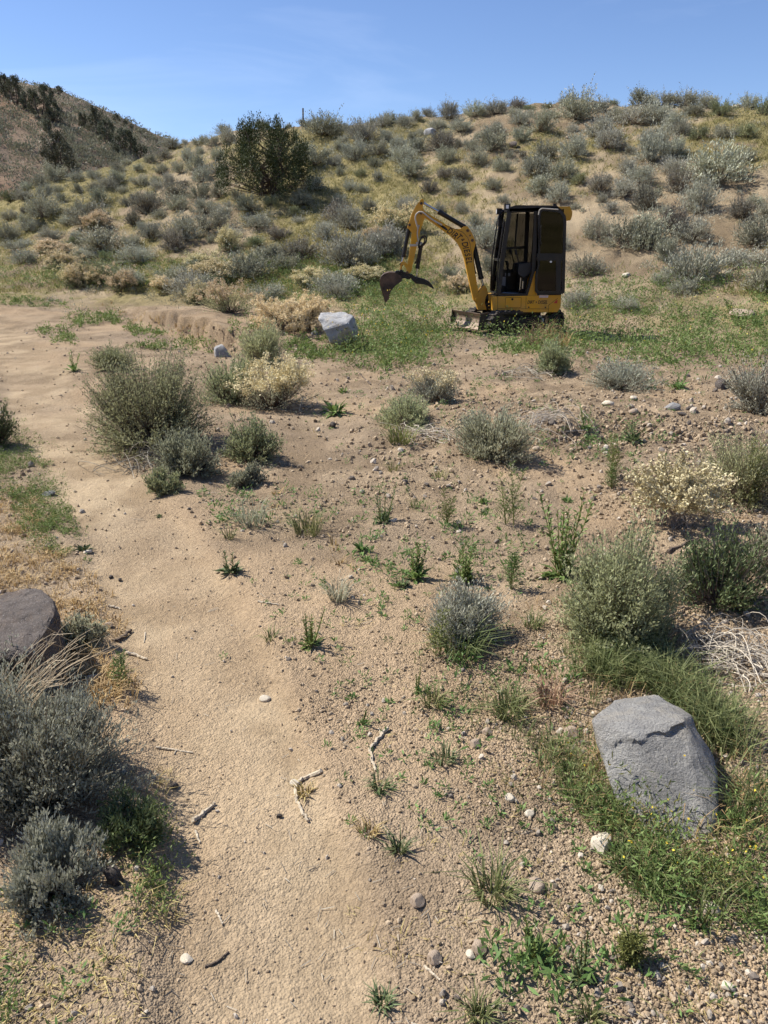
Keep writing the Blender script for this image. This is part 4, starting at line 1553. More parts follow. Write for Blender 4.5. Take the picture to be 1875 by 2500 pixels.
def hull_rock(name, P, mat, seed, sub=4, amp=0.012, freq=9.0, pits=()):
    """a boulder from its corner points (world), its faces broken and roughened; origin at its foot."""
    P = np.asarray(P, float)
    o = np.array([P[:, 0].mean(), P[:, 1].mean(), P[:, 2].min()])
    bm = bmesh.new()
    for p in P:
        bm.verts.new(p - o)
    r = bmesh.ops.convex_hull(bm, input=bm.verts)
    junk = list({g for g in r['geom_interior'] + r['geom_unused'] if isinstance(g, bmesh.types.BMVert) and g.is_valid})
    bmesh.ops.delete(bm, geom=junk, context='VERTS')
    bmesh.ops.triangulate(bm, faces=bm.faces)
    size = float(np.ptp(P, axis=0).max())
    bmesh.ops.bevel(bm, geom=list(bm.edges), offset=size * 0.025, segments=2, affect='EDGES', profile=0.5, clamp_overlap=True)
    bmesh.ops.triangulate(bm, faces=bm.faces)
    for _ in range(sub):
        es = [e for e in bm.edges if e.calc_length() > size * 0.035]
        if not es:
            break
        bmesh.ops.subdivide_edges(bm, edges=es, cuts=1, use_grid_fill=False)
        bmesh.ops.triangulate(bm, faces=bm.faces)
    bm.normal_update()
    co = np.array([tuple(v.co) for v in bm.verts])
    nn = np.array([tuple(v.normal) for v in bm.verts])
    q = co * freq / size * 0.5
    a = fbm(q[:, 0] * 1.3 + q[:, 2], q[:, 1] * 1.3 - q[:, 2] * 0.8, 4, seed, 0.6)
    b = np.round(fbm(q[:, 0] * 0.6 - q[:, 2] * 0.7, q[:, 1] * 0.5 + q[:, 2] * 0.6, 2, seed + 5) * 5) / 5.0
    co = co + nn * ((a + 0.8 * b) * amp)[:, None]
    for (pa, pb, wd_, dep) in pits:
        # a broken step running under an edge from pa to pb
        pa, pb = np.asarray(pa) - o, np.asarray(pb) - o
        u = pb - pa
        t_ = np.clip(((co - pa) @ u) / (u @ u), -0.05, 1.05)
        near_ = pa + t_[:, None] * u
        dz = near_[:, 2] - co[:, 2] + 0.25 * wd_ * fbm(t_ * 7, co[:, 0] * 9, 3, seed + 9)
        msk = sstep(0.10, 0.30, dz / wd_) * (1 - sstep(0.75, 1.6, dz / wd_)) * sstep(0.0, 0.12, t_) * (1 - sstep(0.82, 1.0, t_)) * (nn[:, 1] < -0.05)
        co = co + np.array([0.15, 1.0, 0.0]) * (dep * msk * (0.7 + 0.5 * fbm(t_ * 9, dz * 20, 2, seed + 4)))[:, None]
    for v, c in zip(bm.verts, co):
        v.co = c
    bmesh.ops.recalc_face_normals(bm, faces=bm.faces)
    me = bpy.data.meshes.new(name)
    bm.to_mesh(me)
    bm.free()
    me.materials.append(mat)
    for p in me.polygons:
        p.use_smooth = True
    try:
        me.set_sharp_from_angle(angle=rad(32))
    except Exception:
        pass
    ob = link(name, me)
    ob.location = o
    return ob


def shrub(name, label, seed, px, py, wpx, hpx, leaf='sage', flower='cream', group=None, cat='shrub', back=0.30, depth_f=0.9, **kw):
    """one shrub standing where the picture shows its foot (px, py), wpx x hpx pixels large."""
    x, y, z = hit1(px, py)
    dp = depth(x, y, z)
    Wm = wpx * dp / F
    Hm = hpx * dp / F / 0.97
    d = math.hypot(x, y)
    bx, by = x * (1 + back * Wm * depth_f / d), y * (1 + back * Wm * depth_f / d)
    bz = float(gz(bx, by))
    fo, st, fl = bush_parts(seed, Wm / 2 * 1.08, Hm * 1.05, **kw)
    r = root_at(name, (bx, by, bz - 0.01))
    tag(r, label, cat, group)
    link('foliage', fo.mesh('foliage', [M[leaf]]), r)
    link('branchwork', st.mesh('branchwork', [M['stem']]), r)
    if fl.count():
        link('flower_heads', fl.mesh('flower_heads', [M[flower]]), r)
    return r

# ------------------------------------------------------------------ shrubs of the hillside (copies share their meshes)
PROTO_R, PROTO_H = 0.55, 0.70


def proto(name, seed, leaf, **kw):
    a = dict(lobes=14, twigs=250, lpt=16, L=0.050, Wd=0.017, stem_r=0.006, spread=0.30)
    a.update(kw)
    fo, st, fl = bush_parts(seed, PROTO_R, PROTO_H, **a)
    mb = MB()
    mb.add(fo)
    for src, slot in ((st, 1), (fl, 2)):
        for q, t in zip(src.q, src.qt):
            mb.quads(q, t, slot)
    return mb.mesh(name, [M[leaf], M['stem'], M['cream']])


PROTOS = {
    's': [proto('sagebrush', 10 + k, 'hillsage', lobes=11 + 3 * (k % 3), spread=0.28 + 0.04 * (k % 3)) for k in range(6)],
    'd': [proto('dark_sagebrush', 30 + k, 'darksage', lpt=12, stem_r=0.011) for k in range(3)],
    'p': [proto('silver_sagebrush', 40 + k, 'hillsilver', spread=0.36, L=0.056, Wd=0.014, up=0.9) for k in range(4)],
    'y': [proto('rabbitbrush', 50 + k, 'hillgreen', flowers=0.75, fl_size=0.036, fl_n=30, lpt=10, stem_r=0.008) for k in range(4)],
    'g': [proto('green_sagebrush', 60 + k, 'hillgreen', up=0.8) for k in range(3)],
}
KIND = {'s': ('sagebrush', 'grey-green sagebrush'), 'd': ('sagebrush', 'dark twiggy sagebrush'), 'p': ('sagebrush', 'silvery pale sagebrush'), 'y': ('rabbitbrush', 'cream-topped rabbitbrush'), 'g': ('sagebrush', 'green leafy shrub')}

C4 = """190,680,130,90,s 40,675,70,45,s 110,690,80,50,s 370,705,130,85,s 420,725,140,70,y 440,815,230,95,s 500,520,80,45,s 505,470,70,40,s 600,535,90,55,s 690,480,80,50,s 670,548,65,42,s 722,528,65,62,s 862,522,95,75,s 848,592,105,75,s
757,637,95,65,s 630,652,120,85,d 570,700,75,62,d 680,672,60,45,s 642,762,85,65,s 792,772,115,95,s 742,812,95,75,d 902,727,115,70,s 952,672,75,55,s 605,722,52,42,s 605,832,62,52,p 700,420,62,40,s 800,432,66,70,s 832,472,75,62,s 902,366,70,52,s
975,357,75,52,s 932,492,66,52,s 1060,650,82,58,s 1150,617,62,42,g 1285,622,135,80,s 1337,557,105,72,s 1442,682,155,95,d 1490,722,125,82,s 1572,642,82,58,s 1380,772,125,98,p 1255,657,44,34,g 1340,452,145,85,s 1450,487,44,44,s 1512,432,105,75,s
1612,406,82,52,s 1385,327,135,72,s 1545,347,115,82,s 1470,302,66,52,s 1610,512,54,52,s 1095,720,130,70,s 1190,765,130,85,d 975,815,90,75,y 1280,852,155,75,d 1470,892,180,112,p 1640,835,150,95,p 1600,770,120,60,y 1150,862,125,62,s 1045,892,165,55,s
865,882,155,52,y 700,982,165,62,y 830,942,135,72,s 900,987,92,62,g 318,962,75,62,y 392,962,95,62,y 560,962,140,75,p 845,1036,120,82,y 1440,1012,120,62,p 1545,962,145,62,y 80,800,150,55,p 220,830,130,50,y 370,845,140,50,p 525,860,75,52,g 455,850,60,40,g
270,600,70,45,s 430,605,80,50,s 350,640,70,45,s 300,660,60,40,s 540,445,60,35,s 590,470,60,35,s 400,500,80,50,s 460,545,75,45,s 130,730,90,60,s 30,760,90,50,s 640,600,60,40,s 540,620,60,40,s 1015,590,60,45,s 1130,240,95,60,s 1010,275,60,35,s 960,300,75,45,p 1190,250,50,35,s 1065,270,50,35,s
790,352,50,26,s 730,380,90,50,p 870,330,50,30,s 700,290,1,1,s 1300,265,50,26,s 1350,280,60,40,s 1230,270,40,26,s 850,400,50,35,s 930,420,60,45,s 770,480,60,45,s 580,590,55,38,s 250,560,60,40,s 330,560,66,44,s"""
C5 = """100,348,115,70,s 80,288,85,55,s 147,418,125,75,s 290,348,85,62,s 265,302,115,75,d 170,308,95,62,s 35,252,85,52,s 250,207,95,52,s 480,302,115,95,s 420,362,105,85,s 495,227,115,62,s 500,142,85,48,p 410,152,95,52,s 300,162,85,62,s 350,222,95,45,s
680,222,125,85,s 610,262,95,66,s 600,187,65,50,s 845,172,165,120,s 945,132,62,42,s 710,332,145,95,s 830,332,125,85,s 825,217,55,42,p 665,412,115,75,s 785,422,125,85,s 700,492,165,95,s 765,522,105,75,p 850,442,66,52,g 975,292,155,105,s 1160,347,185,150,s
1255,322,115,95,s 1090,192,165,85,s 1180,182,120,75,s 1255,212,125,85,s 1040,182,95,70,s 940,240,130,80,s 1120,112,125,62,s 1210,92,105,58,s 1310,107,115,52,s 1340,152,125,66,s 1400,112,85,52,s 1250,402,115,75,p 1240,335,95,72,p 1055,397,64,68,p 1110,442,115,70,s
940,482,105,75,d 1050,502,135,85,p 950,517,54,52,p 985,562,105,64,p 1125,552,105,98,d 1270,477,135,105,d 1440,447,205,140,s 1355,572,125,122,p 1535,592,105,80,d 930,672,115,95,s 1040,722,160,115,s 1150,725,170,130,s 1250,662,145,105,d 1335,692,155,105,s
1230,772,120,112,s 1200,868,120,80,p 1340,872,230,150,s 1600,712,185,145,s 1545,792,170,72,s 880,832,165,92,s 1640,905,160,110,s 355,562,72,60,s 120,562,75,66,p 260,562,64,52,p 420,627,92,54,s 450,722,125,105,s 85,652,155,84,y 40,745,140,95,p 300,852,95,72,s 345,905,115,62,y
470,812,75,70,s 840,972,125,75,s 1050,982,155,72,p 1460,147,85,62,g 1580,102,85,60,s 1640,142,62,66,g 60,165,90,50,s 150,170,70,45,s 215,150,70,45,s 110,195,70,45,s 20,195,70,45,s 560,100,1,1,s 720,115,60,34,g 1000,100,60,30,g 1490,400,1,1,s 790,715,60,50,s 1280,230,80,60,s 1180,280,100,70,s
1070,310,60,45,d 745,160,50,32,s 990,170,70,50,p 640,120,50,26,g 1650,600,90,90,s 530,520,60,50,p 1600,660,90,60,d 1295,910,120,70,p"""
HILL = []
for txt, ox, oy in ((C4, 0, 150), (C5, 925, 200)):
    for it in txt.split():
        a, b, c, d_, t_ = it.split(',')
        if float(c) > 10:
            if t_ == 's' and (int(float(a) * 7 + float(b) * 13) % 100) < (45 if ox else 28):
                t_ = 'p'
            HILL.append((ox + float(a) / 1.746, oy + float(b) / 1.746, float(c) / 1.746, float(d_) / 1.746, t_))
_rng = np.random.default_rng(4)
_tries = 0
HILL += [(60, 645, 84, 42, 'p'), (155, 660, 78, 42, 'y'), (250, 692, 84, 46, 'g'), (335, 645, 92, 46, 'p'), (420, 692, 92, 50, 's'), (472, 722, 86, 48, 'p'), (520, 700, 96, 46, 'y'), (606, 690, 104, 56, 's'), (655, 735, 84, 44, 'p'), (760, 702, 104, 50, 'y'), (822, 722, 96, 48, 'p'), (880, 655, 112, 60, 'p'), (700, 660, 90, 50, 's'), (300, 715, 60, 40, 'y'), (200, 705, 66, 46, 'y')]
while len(HILL) < 296 and _tries < 6000:
    _tries += 1
    px, py = _rng.uniform(0, 1875), _rng.uniform(255, 640)
    dens = 1.0 if px < 900 else (0.8 if py < 420 and px < 1330 else 0.10)
    if 560 < px < 1000 and 440 < py < 560:
        dens *= 0.25
    if _rng.random() > dens or (545 < px < 760 and 320 < py < 495) or (990 < px < 1400 and py > 480) or (py > 560 and px > 650):
        continue
    x, y, z = hit1(px, py)
    if not (x == x) or math.hypot(x, y) > 47 or math.hypot(x, y) < 20:
        continue
    dp = depth(x, y, z)
    wm = _rng.uniform(0.45, 1.05)
    w = wm * F / dp
    if any(abs(px - q[0]) < 0.5 * (w + q[2]) * 0.8 and abs(py - q[1]) < 0.33 * (w + q[2]) * 0.8 for q in HILL):
        continue
    HILL.append((px, py, w, w * _rng.uniform(0.5, 0.75), _rng.choice(list('ssssssgdpp'))))


def zone(px, py):
    if py > 575 and px < 900:
        return 'beyond the cut bank' if px < 480 else 'behind the grey boulder'
    if py > 690:
        return 'behind the excavator'
    if px < 330:
        return 'below the dark far hill'
    if px < 560:
        return 'left of the juniper'
    if px < 770:
        return 'around the juniper'
    if px < 1000:
        return 'above the bucket'
    if px < 1190:
        return 'above the boom'
    if px < 1400:
        return 'above the cab'
    return 'right of the cab'


ORD = ['first', 'second', 'third', 'fourth', 'fifth', 'sixth', 'seventh', 'eighth', 'ninth', 'tenth', 'eleventh', 'twelfth', 'thirteenth', 'fourteenth', 'fifteenth', 'sixteenth', 'seventeenth']
_zones = {}
for it in HILL:
    _zones.setdefault(zone(it[0], it[1]), []).append(it)
_bi = 0
for zn, items in _zones.items():
    items.sort(key=lambda q: q[1])
    per = 6
    for r0 in range(0, len(items), per):
        row = sorted(items[r0:r0 + per], key=lambda q: q[0])
        for k, (px, py, w, h, t_) in enumerate(row):
            x, y, z = hit1(px, py)
            if not (x == x):
                x, y, z = hit1(px, py + 8)
                if not (x == x):
                    continue
            if math.hypot(x, y) > 60:
                continue
            dp = depth(x, y, z)
            _v = _rng.uniform(0.78, 1.28)
            wm, hm = w * dp / F * 1.20 * _v * _rng.uniform(0.9, 1.12), h * dp / F * 1.16 * _v
            d = math.hypot(x, y)
            bx, by = x * (1 + 0.2 * wm / d), y * (1 + 0.2 * wm / d)
            me = PROTOS[t_][_bi % len(PROTOS[t_])]
            nm, adj = KIND[t_]
            o = link(nm, me, None, (bx, by, float(gz(bx, by)) - 0.03), _rng.uniform(0, 6.28), (wm / (2 * PROTO_R), wm / (2 * PROTO_R), hm / PROTO_H))
            tag(o, '%s, %s from left in %s row down %s' % (adj, ORD[k], ORD[r0 // per], zn), 'shrub', 'shrubs scattered over the hillside')
            _bi += 1

# ------------------------------------------------------------------ trees
def tree_meshes(seed, Wm, Hm, clumps=70, per=220, leaf='juniper', L=0.07, Wd=0.03, trunk_r=0.09, low=0.0, stems=5, base_w=0.22, hpow=0.8, csz=0.105, wpow=0.7):
    rng = np.random.default_rng(seed)
    fo, tr = MB(), MB()
    C, S = [], []
    for _ in range(clumps):
        th = rng.uniform(0, 2 * math.pi)
        u = rng.random()
        hz = low + (1 - low) * (rng.random() ** hpow)
        wmax = (math.sin(math.pi * min(1.0, base_w + (0.94 - base_w) * hz)) ** wpow)
        rr = (0.35 + 0.65 * math.sqrt(u)) * wmax * Wm / 2 * 0.86
        C.append((math.cos(th) * rr, math.sin(th) * rr, Hm * (0.10 + 0.80 * hz)))
        S.append(rng.uniform(0.55, 1.15) * Wm * csz)
    C, S = np.array(C), np.array(S)
    n = clumps * per
    ci = np.repeat(np.arange(clumps), per)
    g = norm(rng.normal(size=(n, 3))) * (rng.random((n, 1)) ** 0.45)
    p = C[ci] + g * S[ci][:, None] * np.array([0.80, 0.80, 1.9])
    d = g * 0.6 + rng.normal(size=(n, 3)) * 0.45 + np.array([0, 0, 0.9])
    tint = np.clip(0.25 * rng.random(clumps)[ci] + 0.75 * rng.random(n), 0, 1)
    fo.quads(leaves(p, d, L * rng.uniform(0.6, 1.4, n), Wd * rng.uniform(0.6, 1.3, n), rng), tint)
    nst = stems
    for k in range(nst):
        a = 2 * math.pi * k / nst + rng.normal(0, 0.4)
        top = np.array([math.cos(a) * Wm * 0.22, math.sin(a) * Wm * 0.22, Hm * rng.uniform(0.6, 0.85)])
        b = np.array([math.cos(a) * trunk_r * 0.9, math.sin(a) * trunk_r * 0.9, -0.1])
        m = (b + top) / 2 + np.array([rng.normal(0, 0.06 * Wm), rng.normal(0, 0.06 * Wm), -0.05 * Hm])
        t = np.linspace(0, 1, 9)[:, None]
        Q = (1 - t) ** 2 * b + 2 * t * (1 - t) * m + t ** 2 * top
        Q[1:-1] += rng.normal(0, 0.015 * Wm, (7, 3))
        polytube(tr, Q, trunk_r, trunk_r * 0.25, 7)
        for c in C[k::nst]:
            i = int(np.argmin(np.linalg.norm(Q - c * np.array([0.6, 0.6, 0.75]), axis=1)))
            tr.quads(tubes(Q[i][None], c[None], trunk_r * 0.32, trunk_r * 0.1, 4), 0.5)
    return fo.mesh('crown', [M[leaf]]), tr.mesh('trunk', [M['bark']])


x, y, z = hit1(655, 488)
dp = depth(x, y, z)
fm, tm = tree_meshes(5, 300 * dp / F, 170 * dp / F, clumps=150, per=165, hpow=1.0, csz=0.064, wpow=0.62, L=0.075, Wd=0.032, trunk_r=0.07, low=-0.06, stems=6, base_w=0.50)
jr = root_at('juniper_tree', (x * 1.03, y * 1.03, float(gz(x * 1.03, y * 1.03))))
tag(jr, 'large dark green juniper tree growing alone on the sagebrush slope', 'tree')
link('crown', fm, jr)
link('trunk', tm, jr)
FT_M = [tree_meshes(70 + k, 3.4, 4.6, clumps=34, per=110, leaf='pinyon', L=0.20, Wd=0.09, trunk_r=0.12, low=0.02, stems=3) for k in range(3)]
FAR_TREES = [(150, 425, 105, 118, 'dark juniper standing at the foot of the far hill above the gully'), (15, 240, 50, 66, 'dark juniper on the far hill at the left picture edge'), (40, 256, 58, 78, 'broad juniper on the far hill beside the topmost one'),
             (72, 270, 50, 60, 'third juniper from the left along the upper far slope'), (100, 288, 66, 74, 'thick juniper in the middle of the upper far slope row'), (118, 262, 50, 62, 'upper juniper touching the skyline of the far hill'),
             (135, 300, 52, 56, 'juniper at the lower end of the upper far slope row'), (145, 232, 26, 26, 'small juniper on the far skyline above the row'), (205, 312, 34, 42, 'slender juniper between the two groups on the far hill'),
             (238, 330, 56, 78, 'tall dark juniper left of the gully on the far hill'), (262, 352, 60, 70, 'juniper beside the tall one in the far gully'), (308, 378, 74, 72, 'bushy dark juniper low in the far gully'),
             (340, 384, 56, 44, 'low rounded juniper where the far gully meets the sage slope'), (285, 300, 22, 26, 'small juniper on the open far slope above the gully'), (306, 309, 18, 20, 'tiny juniper on the open far slope beside a slightly larger one'),
             (322, 316, 16, 17, 'tiny juniper highest on the right end of the far slope'), (120, 330, 40, 44, 'juniper rising behind the foot-of-hill juniper'), (275, 265, 14, 15, 'tiniest juniper near the far skyline')]
for k, (px, py, w, h, lb) in enumerate(FAR_TREES):
    x, y, z = hit1(px, py)
    if not (x == x):
        continue
    dp = depth(x, y, z)
    r = root_at('juniper_tree', (x, y, z - 0.1), k * 1.7, (w * dp / F / 3.4 * 0.92, w * dp / F / 3.4 * 0.92, h * dp / F / 4.6 * 0.88))
    tag(r, lb, 'tree', 'junipers on the far hill')
    link('crown', FT_M[k % 3][0], r)
    link('trunk', FT_M[k % 3][1], r)

# far slope brush: too many and too small to count
rng = np.random.default_rng(77)
px, py = rng.uniform(-250, 470, 6000), rng.uniform(195, 520, 6000)
x, y, z = hit(px, py)
ok = (x == x) & (np.hypot(x, y) > 47)
keep = fbm(x * 0.07, y * 0.07, 3, 5) + 0.30 + 0.25 * (px > 120) + 0.4 * (py < 250) + (0.9 * (rng.random(len(px)) < 0.35)) > 0
ok &= keep & ~((px < 150) & (py > 235) & (rng.random(len(px)) < 0.5))
x, y, z = x[ok], y[ok], z[ok]
n = len(x)
m = 22
ci = np.repeat(np.arange(n), m)
s = rng.uniform(0.35, 0.75, n)
g = norm(rng.normal(size=(n * m, 3)))
g[:, 2] = np.abs(g[:, 2]) * 0.8
p = np.stack([x, y, z], axis=1)[ci] + g * s[ci][:, None] * rng.uniform(0.4, 1, (n * m, 1))
mb = MB()
mb.quads(leaves(p, g + np.array([0, 0, 0.6]), s[ci] * 0.40, s[ci] * 0.17, rng), np.clip(rng.random(n)[ci] * 0.6 + rng.random(n * m) * 0.4, 0, 1))
tag(link('far_shrubbery', mb.mesh('far_shrubbery', [M['farsage']])), 'grey sagebrush covering the far dark hillside', 'shrubbery', kind='stuff')

# marker post on the skyline
_a, _ = aztan(740, 290)
_r = float(np.interp(_a, C_N[:, 0], C_N[:, 2])) - 0.4
x, y = _r * math.sin(_a), _r * math.cos(_a)
z = float(gz(x, y))
hh = float(at(740, 264, y)[2]) - z
mb = MB()
polytube(mb, [(0, 0, -0.2), (0, 0, hh * 0.5), (0.01, 0, hh)], 0.045, 0.040, 8)
po = link('marker_post', mb.mesh('marker_post', [M['bark']]), None, (x, y, z))
tag(po, 'thin dark upright post standing on the skyline of the near hill', 'post')
po['category'] = 'post'

# ------------------------------------------------------------------ low brush between the shrubs, a mass no one could count
rng = np.random.default_rng(79)
bx_, by_ = [], []
for (px, py, w, h, t_) in HILL:
    for _ in range(3 if px < 1000 else 2):
        bx_.append(px + rng.normal(0, 0.9 * w))
        by_.append(py + rng.normal(0, 0.45 * w))
x, y, z = hit(bx_, by_)
ok = (x == x) & (np.hypot(x, y) < 47) & (np.hypot(x, y) > 18)
x, y, z = x[ok], y[ok], z[ok]
n, m = len(x), 85
ci = np.repeat(np.arange(n), m)
s = 0.10 + 0.34 * rng.random(n) ** 1.6
g = norm(rng.normal(size=(n * m, 3)))
g[:, 2] = np.abs(g[:, 2])
p = np.stack([x, y, z], axis=1)[ci] + g * s[ci][:, None] * rng.uniform(0.3, 1, (n * m, 1)) * np.array([1, 1, 0.95])
mb = MB()
mb.quads(leaves(p, g * 0.5 + rng.normal(0, 0.4, (n * m, 3)) + np.array([0, 0, 0.6]), rng.uniform(0.035, 0.07, n * m), rng.uniform(0.012, 0.02, n * m), rng), np.clip(rng.random(n)[ci] * 0.7 + rng.random(n * m) * 0.3, 0, 1))
tag(link('low_shrubbery', mb.mesh('low_shrubbery', [M['hillsage']])), 'low grey-green brush filling gaps between the hillside shrubs', 'shrubbery', kind='stuff')

# ------------------------------------------------------------------ hillside grass
rng = np.random.default_rng(9)
px, py = rng.uniform(-250, 2125, 34000), rng.uniform(262, 720, 34000)
x, y, z = hit(px, py)
r = np.hypot(x, y)
ok = (x == x) & (r > 17) & (r < 47)
px, py, x, y, z, r = [a[ok] for a in (px, py, x, y, z, r)]
cov = fbm(x * 0.13, y * 0.13, 3, 151) + 0.5 * fbm(x * 1.6, y * 1.6, 4, 155, 0.7) + hill_cover(x, y)
ok = cov + rng.normal(0, 0.16, len(x)) > 0.0
x, y, z = x[ok], y[ok], z[ok]
P = np.stack([x, y, z], axis=1)
m = 5
n = len(P)
ci = np.repeat(np.arange(n), m)
b = P[ci] + rng.normal(0, 0.07, (n * m, 3)) * np.array([1, 1, 0.2])
d = rng.normal(0, 0.5, (n * m, 3)) + np.array([0, 0, 1.0])
mb = MB()
mb.quads(leaves(b, d, rng.uniform(0.06, 0.17, n * m), rng.uniform(0.010, 0.026, n * m), rng), np.clip(rng.random(n)[ci] * 0.5 + rng.random(n * m) * 0.5, 0, 1))
tag(link('hillside_grass', mb.mesh('hillside_grass', [M['hillgrass']])), 'thin yellow-green grass covering the near hillside', 'grass', kind='stuff')


# ------------------------------------------------------------------ green weeds on the flat
def inside(px, py, poly):
    c = np.zeros(len(px), bool)
    n = len(poly)
    for i in range(n):
        (x1, y1), (x2, y2) = poly[i], poly[(i + 1) % n]
        with np.errstate(divide='ignore', invalid='ignore'):
            c ^= ((y1 > py) != (y2 > py)) & (px < (x2 - x1) * (py - y1) / (y2 - y1) + x1)
    return c


def weed_mass(name, label, seed, patches, mat, leaf=(0.05, 0.016), h=(0.10, 0.28), per=22, flowers=None, cat='weeds', fl=0.028, freq=0.8):
    """patches: (polygon in picture pixels, how many plants, threshold of patchiness)."""
    rng = np.random.default_rng(seed)
    mb = MB()
    for (poly, n, thr) in patches:
        P = np.array(poly)
        px, py = rng.uniform(P[:, 0].min(), P[:, 0].max(), n * 3), rng.uniform(P[:, 1].min(), P[:, 1].max(), n * 3)
        ok = inside(px, py, poly)
        px, py = px[ok][:n], py[ok][:n]
        px = px + rng.normal(0, 0.09 * np.ptp(P[:, 0]), len(px))
        py = py + rng.normal(0, 0.07 * np.ptp(P[:, 1]), len(py))
        x, y, z = hit(px, py)
        ok = (x == x) & (fbm(x * freq, y * freq, 3, seed) + rng.normal(0, 0.1, len(x)) > thr)
        x, y, z = x[ok], y[ok], z[ok]
        k = len(x)
        ci = np.repeat(np.arange(k), per)
        hh = (h[0] + (h[1] - h[0]) * rng.random(k) ** 1.8) * (0.55 + 0.9 * (fbm(x * 0.9, y * 0.9, 2, seed + 3) * 0.5 + 0.5))
        sp = hh * rng.uniform(0.35, 0.7, k)
        t = rng.random(k * per)
        a = rng.uniform(0, 6.28, k * per)
        rr = sp[ci] * np.sqrt(rng.random(k * per))
        p = np.stack([x[ci] + np.cos(a) * rr, y[ci] + np.sin(a) * rr, z[ci] + hh[ci] * t * (1 - 0.4 * rr / np.maximum(sp[ci], 1e-3))], axis=1)
        d = np.stack([np.cos(a) * 0.6, np.sin(a) * 0.6, np.full(k * per, 0.6)], axis=1) + rng.normal(0, 0.5, (k * per, 3))
        sc = rng.uniform(0.6, 1.3, k * per)
        mb.quads(leaves(p, d, leaf[0] * sc, leaf[1] * sc, rng), np.clip(0.4 * rng.random(k)[ci] + 0.6 * rng.random(k * per), 0, 1))
        if flowers:
            q = int(k * flowers)
            j = rng.integers(0, k, q)
            p = np.stack([x[j] + rng.normal(0, 0.05, q), y[j] + rng.normal(0, 0.05, q), z[j] + hh[j] * rng.uniform(0.9, 1.25, q)], axis=1)
            mb.quads(leaves(p, rng.normal(size=(q, 3)), fl, fl * 0.85, rng), rng.random(q), 1)
    return tag(link(name, mb.mesh(name, [M[mat], M['yellow']])), label, cat, kind='stuff')


weed_mass('weeds', 'green leafy weeds carpeting the flat around the excavator', 21, [
    ([(-150, 665), (300, 640), (640, 640), (1000, 655), (1060, 740), (830, 760), (640, 700), (420, 720), (180, 690), (-150, 715)], 2200, 0.0),
    ([(850, 690), (1120, 690), (1140, 770), (1090, 860), (960, 905), (830, 880), (840, 760)], 1000, -0.3),
    ([(1370, 690), (2050, 680), (2050, 890), (1640, 890), (1480, 870), (1300, 850)], 2500, -0.16),
    ([(1080, 800), (1380, 800), (1400, 850), (1200, 880), (1080, 860)], 450, -0.2), ([(1130, 808), (1400, 803), (1420, 825), (1130, 830)], 110, -0.3)], 'weed', leaf=(0.055, 0.017), h=(0.07, 0.58), per=20, flowers=0.06)
weed_mass('weeds', 'yellow-green herbs mixed through the weeds of the flat', 28, [
    ([(820, 690), (1120, 690), (1140, 770), (1090, 870), (960, 915), (820, 890), (830, 760)], 420, 0.0), ([(1350, 700), (2050, 690), (2050, 900), (1640, 890), (1350, 840)], 700, 0.0), ([(-150, 650), (640, 640), (1000, 660), (830, 760), (420, 720), (-150, 715)], 700, 0.05)], 'yellowgreen', leaf=(0.050, 0.011), h=(0.10, 0.62), per=18, flowers=0.15, freq=1.3)
weed_mass('weeds', 'taller green weeds with yellow specks beside the grey boulder', 22, [
    ([(840, 860), (890, 780), (1000, 745), (1080, 800), (1070, 870), (960, 905)], 170, -0.2)], 'weed', leaf=(0.050, 0.010), h=(0.25, 0.62), per=30, flowers=0.6, freq=1.6)
weed_mass('weeds', 'bright green weeds in the gully below the cut bank', 23, [
    ([(170, 770), (280, 765), (300, 790), (190, 800)], 110, -0.3), ([(300, 800), (420, 820), (520, 850), (500, 870), (320, 830)], 90, -0.1), ([(290, 640), (480, 640), (430, 700), (300, 690)], 160, -0.1), ([(90, 800), (190, 795), (180, 845), (100, 835)], 50, -0.1), ([(310, 800), (410, 815), (400, 860), (320, 850)], 100, -0.1), ([(-100, 720), (140, 735), (130, 758), (-100, 750)], 160, -0.1),
    ([(690, 830), (810, 820), (810, 890), (710, 880)], 110, -0.2), ([(560, 760), (700, 770), (640, 830), (560, 800)], 60, -0.1)], 'weed', leaf=(0.050, 0.018), h=(0.06, 0.24), per=22, freq=1.5)
weed_mass('weeds', 'scattered small leafy weeds over the bare middle ground', 29, [
    ([(480, 1180), (780, 1200), (800, 1340), (560, 1340)], 90, -0.05), ([(860, 1200), (1330, 1180), (1330, 1500), (900, 1500)], 150, -0.02), ([(1250, 1010), (1620, 1030), (1600, 1150), (1300, 1120)], 130, -0.1), ([(820, 900), (1300, 880), (1300, 1010), (900, 1010)], 150, -0.02), ([(1050, 1600), (1400, 1620), (1350, 1850), (1080, 1800)], 70, 0.0), ([(1080, 2250), (1800, 2250), (1800, 2460), (1080, 2460)], 36, 0.08), ([(1400, 870), (1875, 880), (1875, 960), (1400, 950)], 150, -0.05), ([(1900, 900), (2600, 900), (2600, 1900), (1900, 1700)], 140, -0.05), ([(-800, 1200), (-220, 1250), (-220, 1900), (-800, 1900)], 100, -0.1)],
    'weed', leaf=(0.030, 0.008), h=(0.03, 0.13), per=16, freq=2.2)

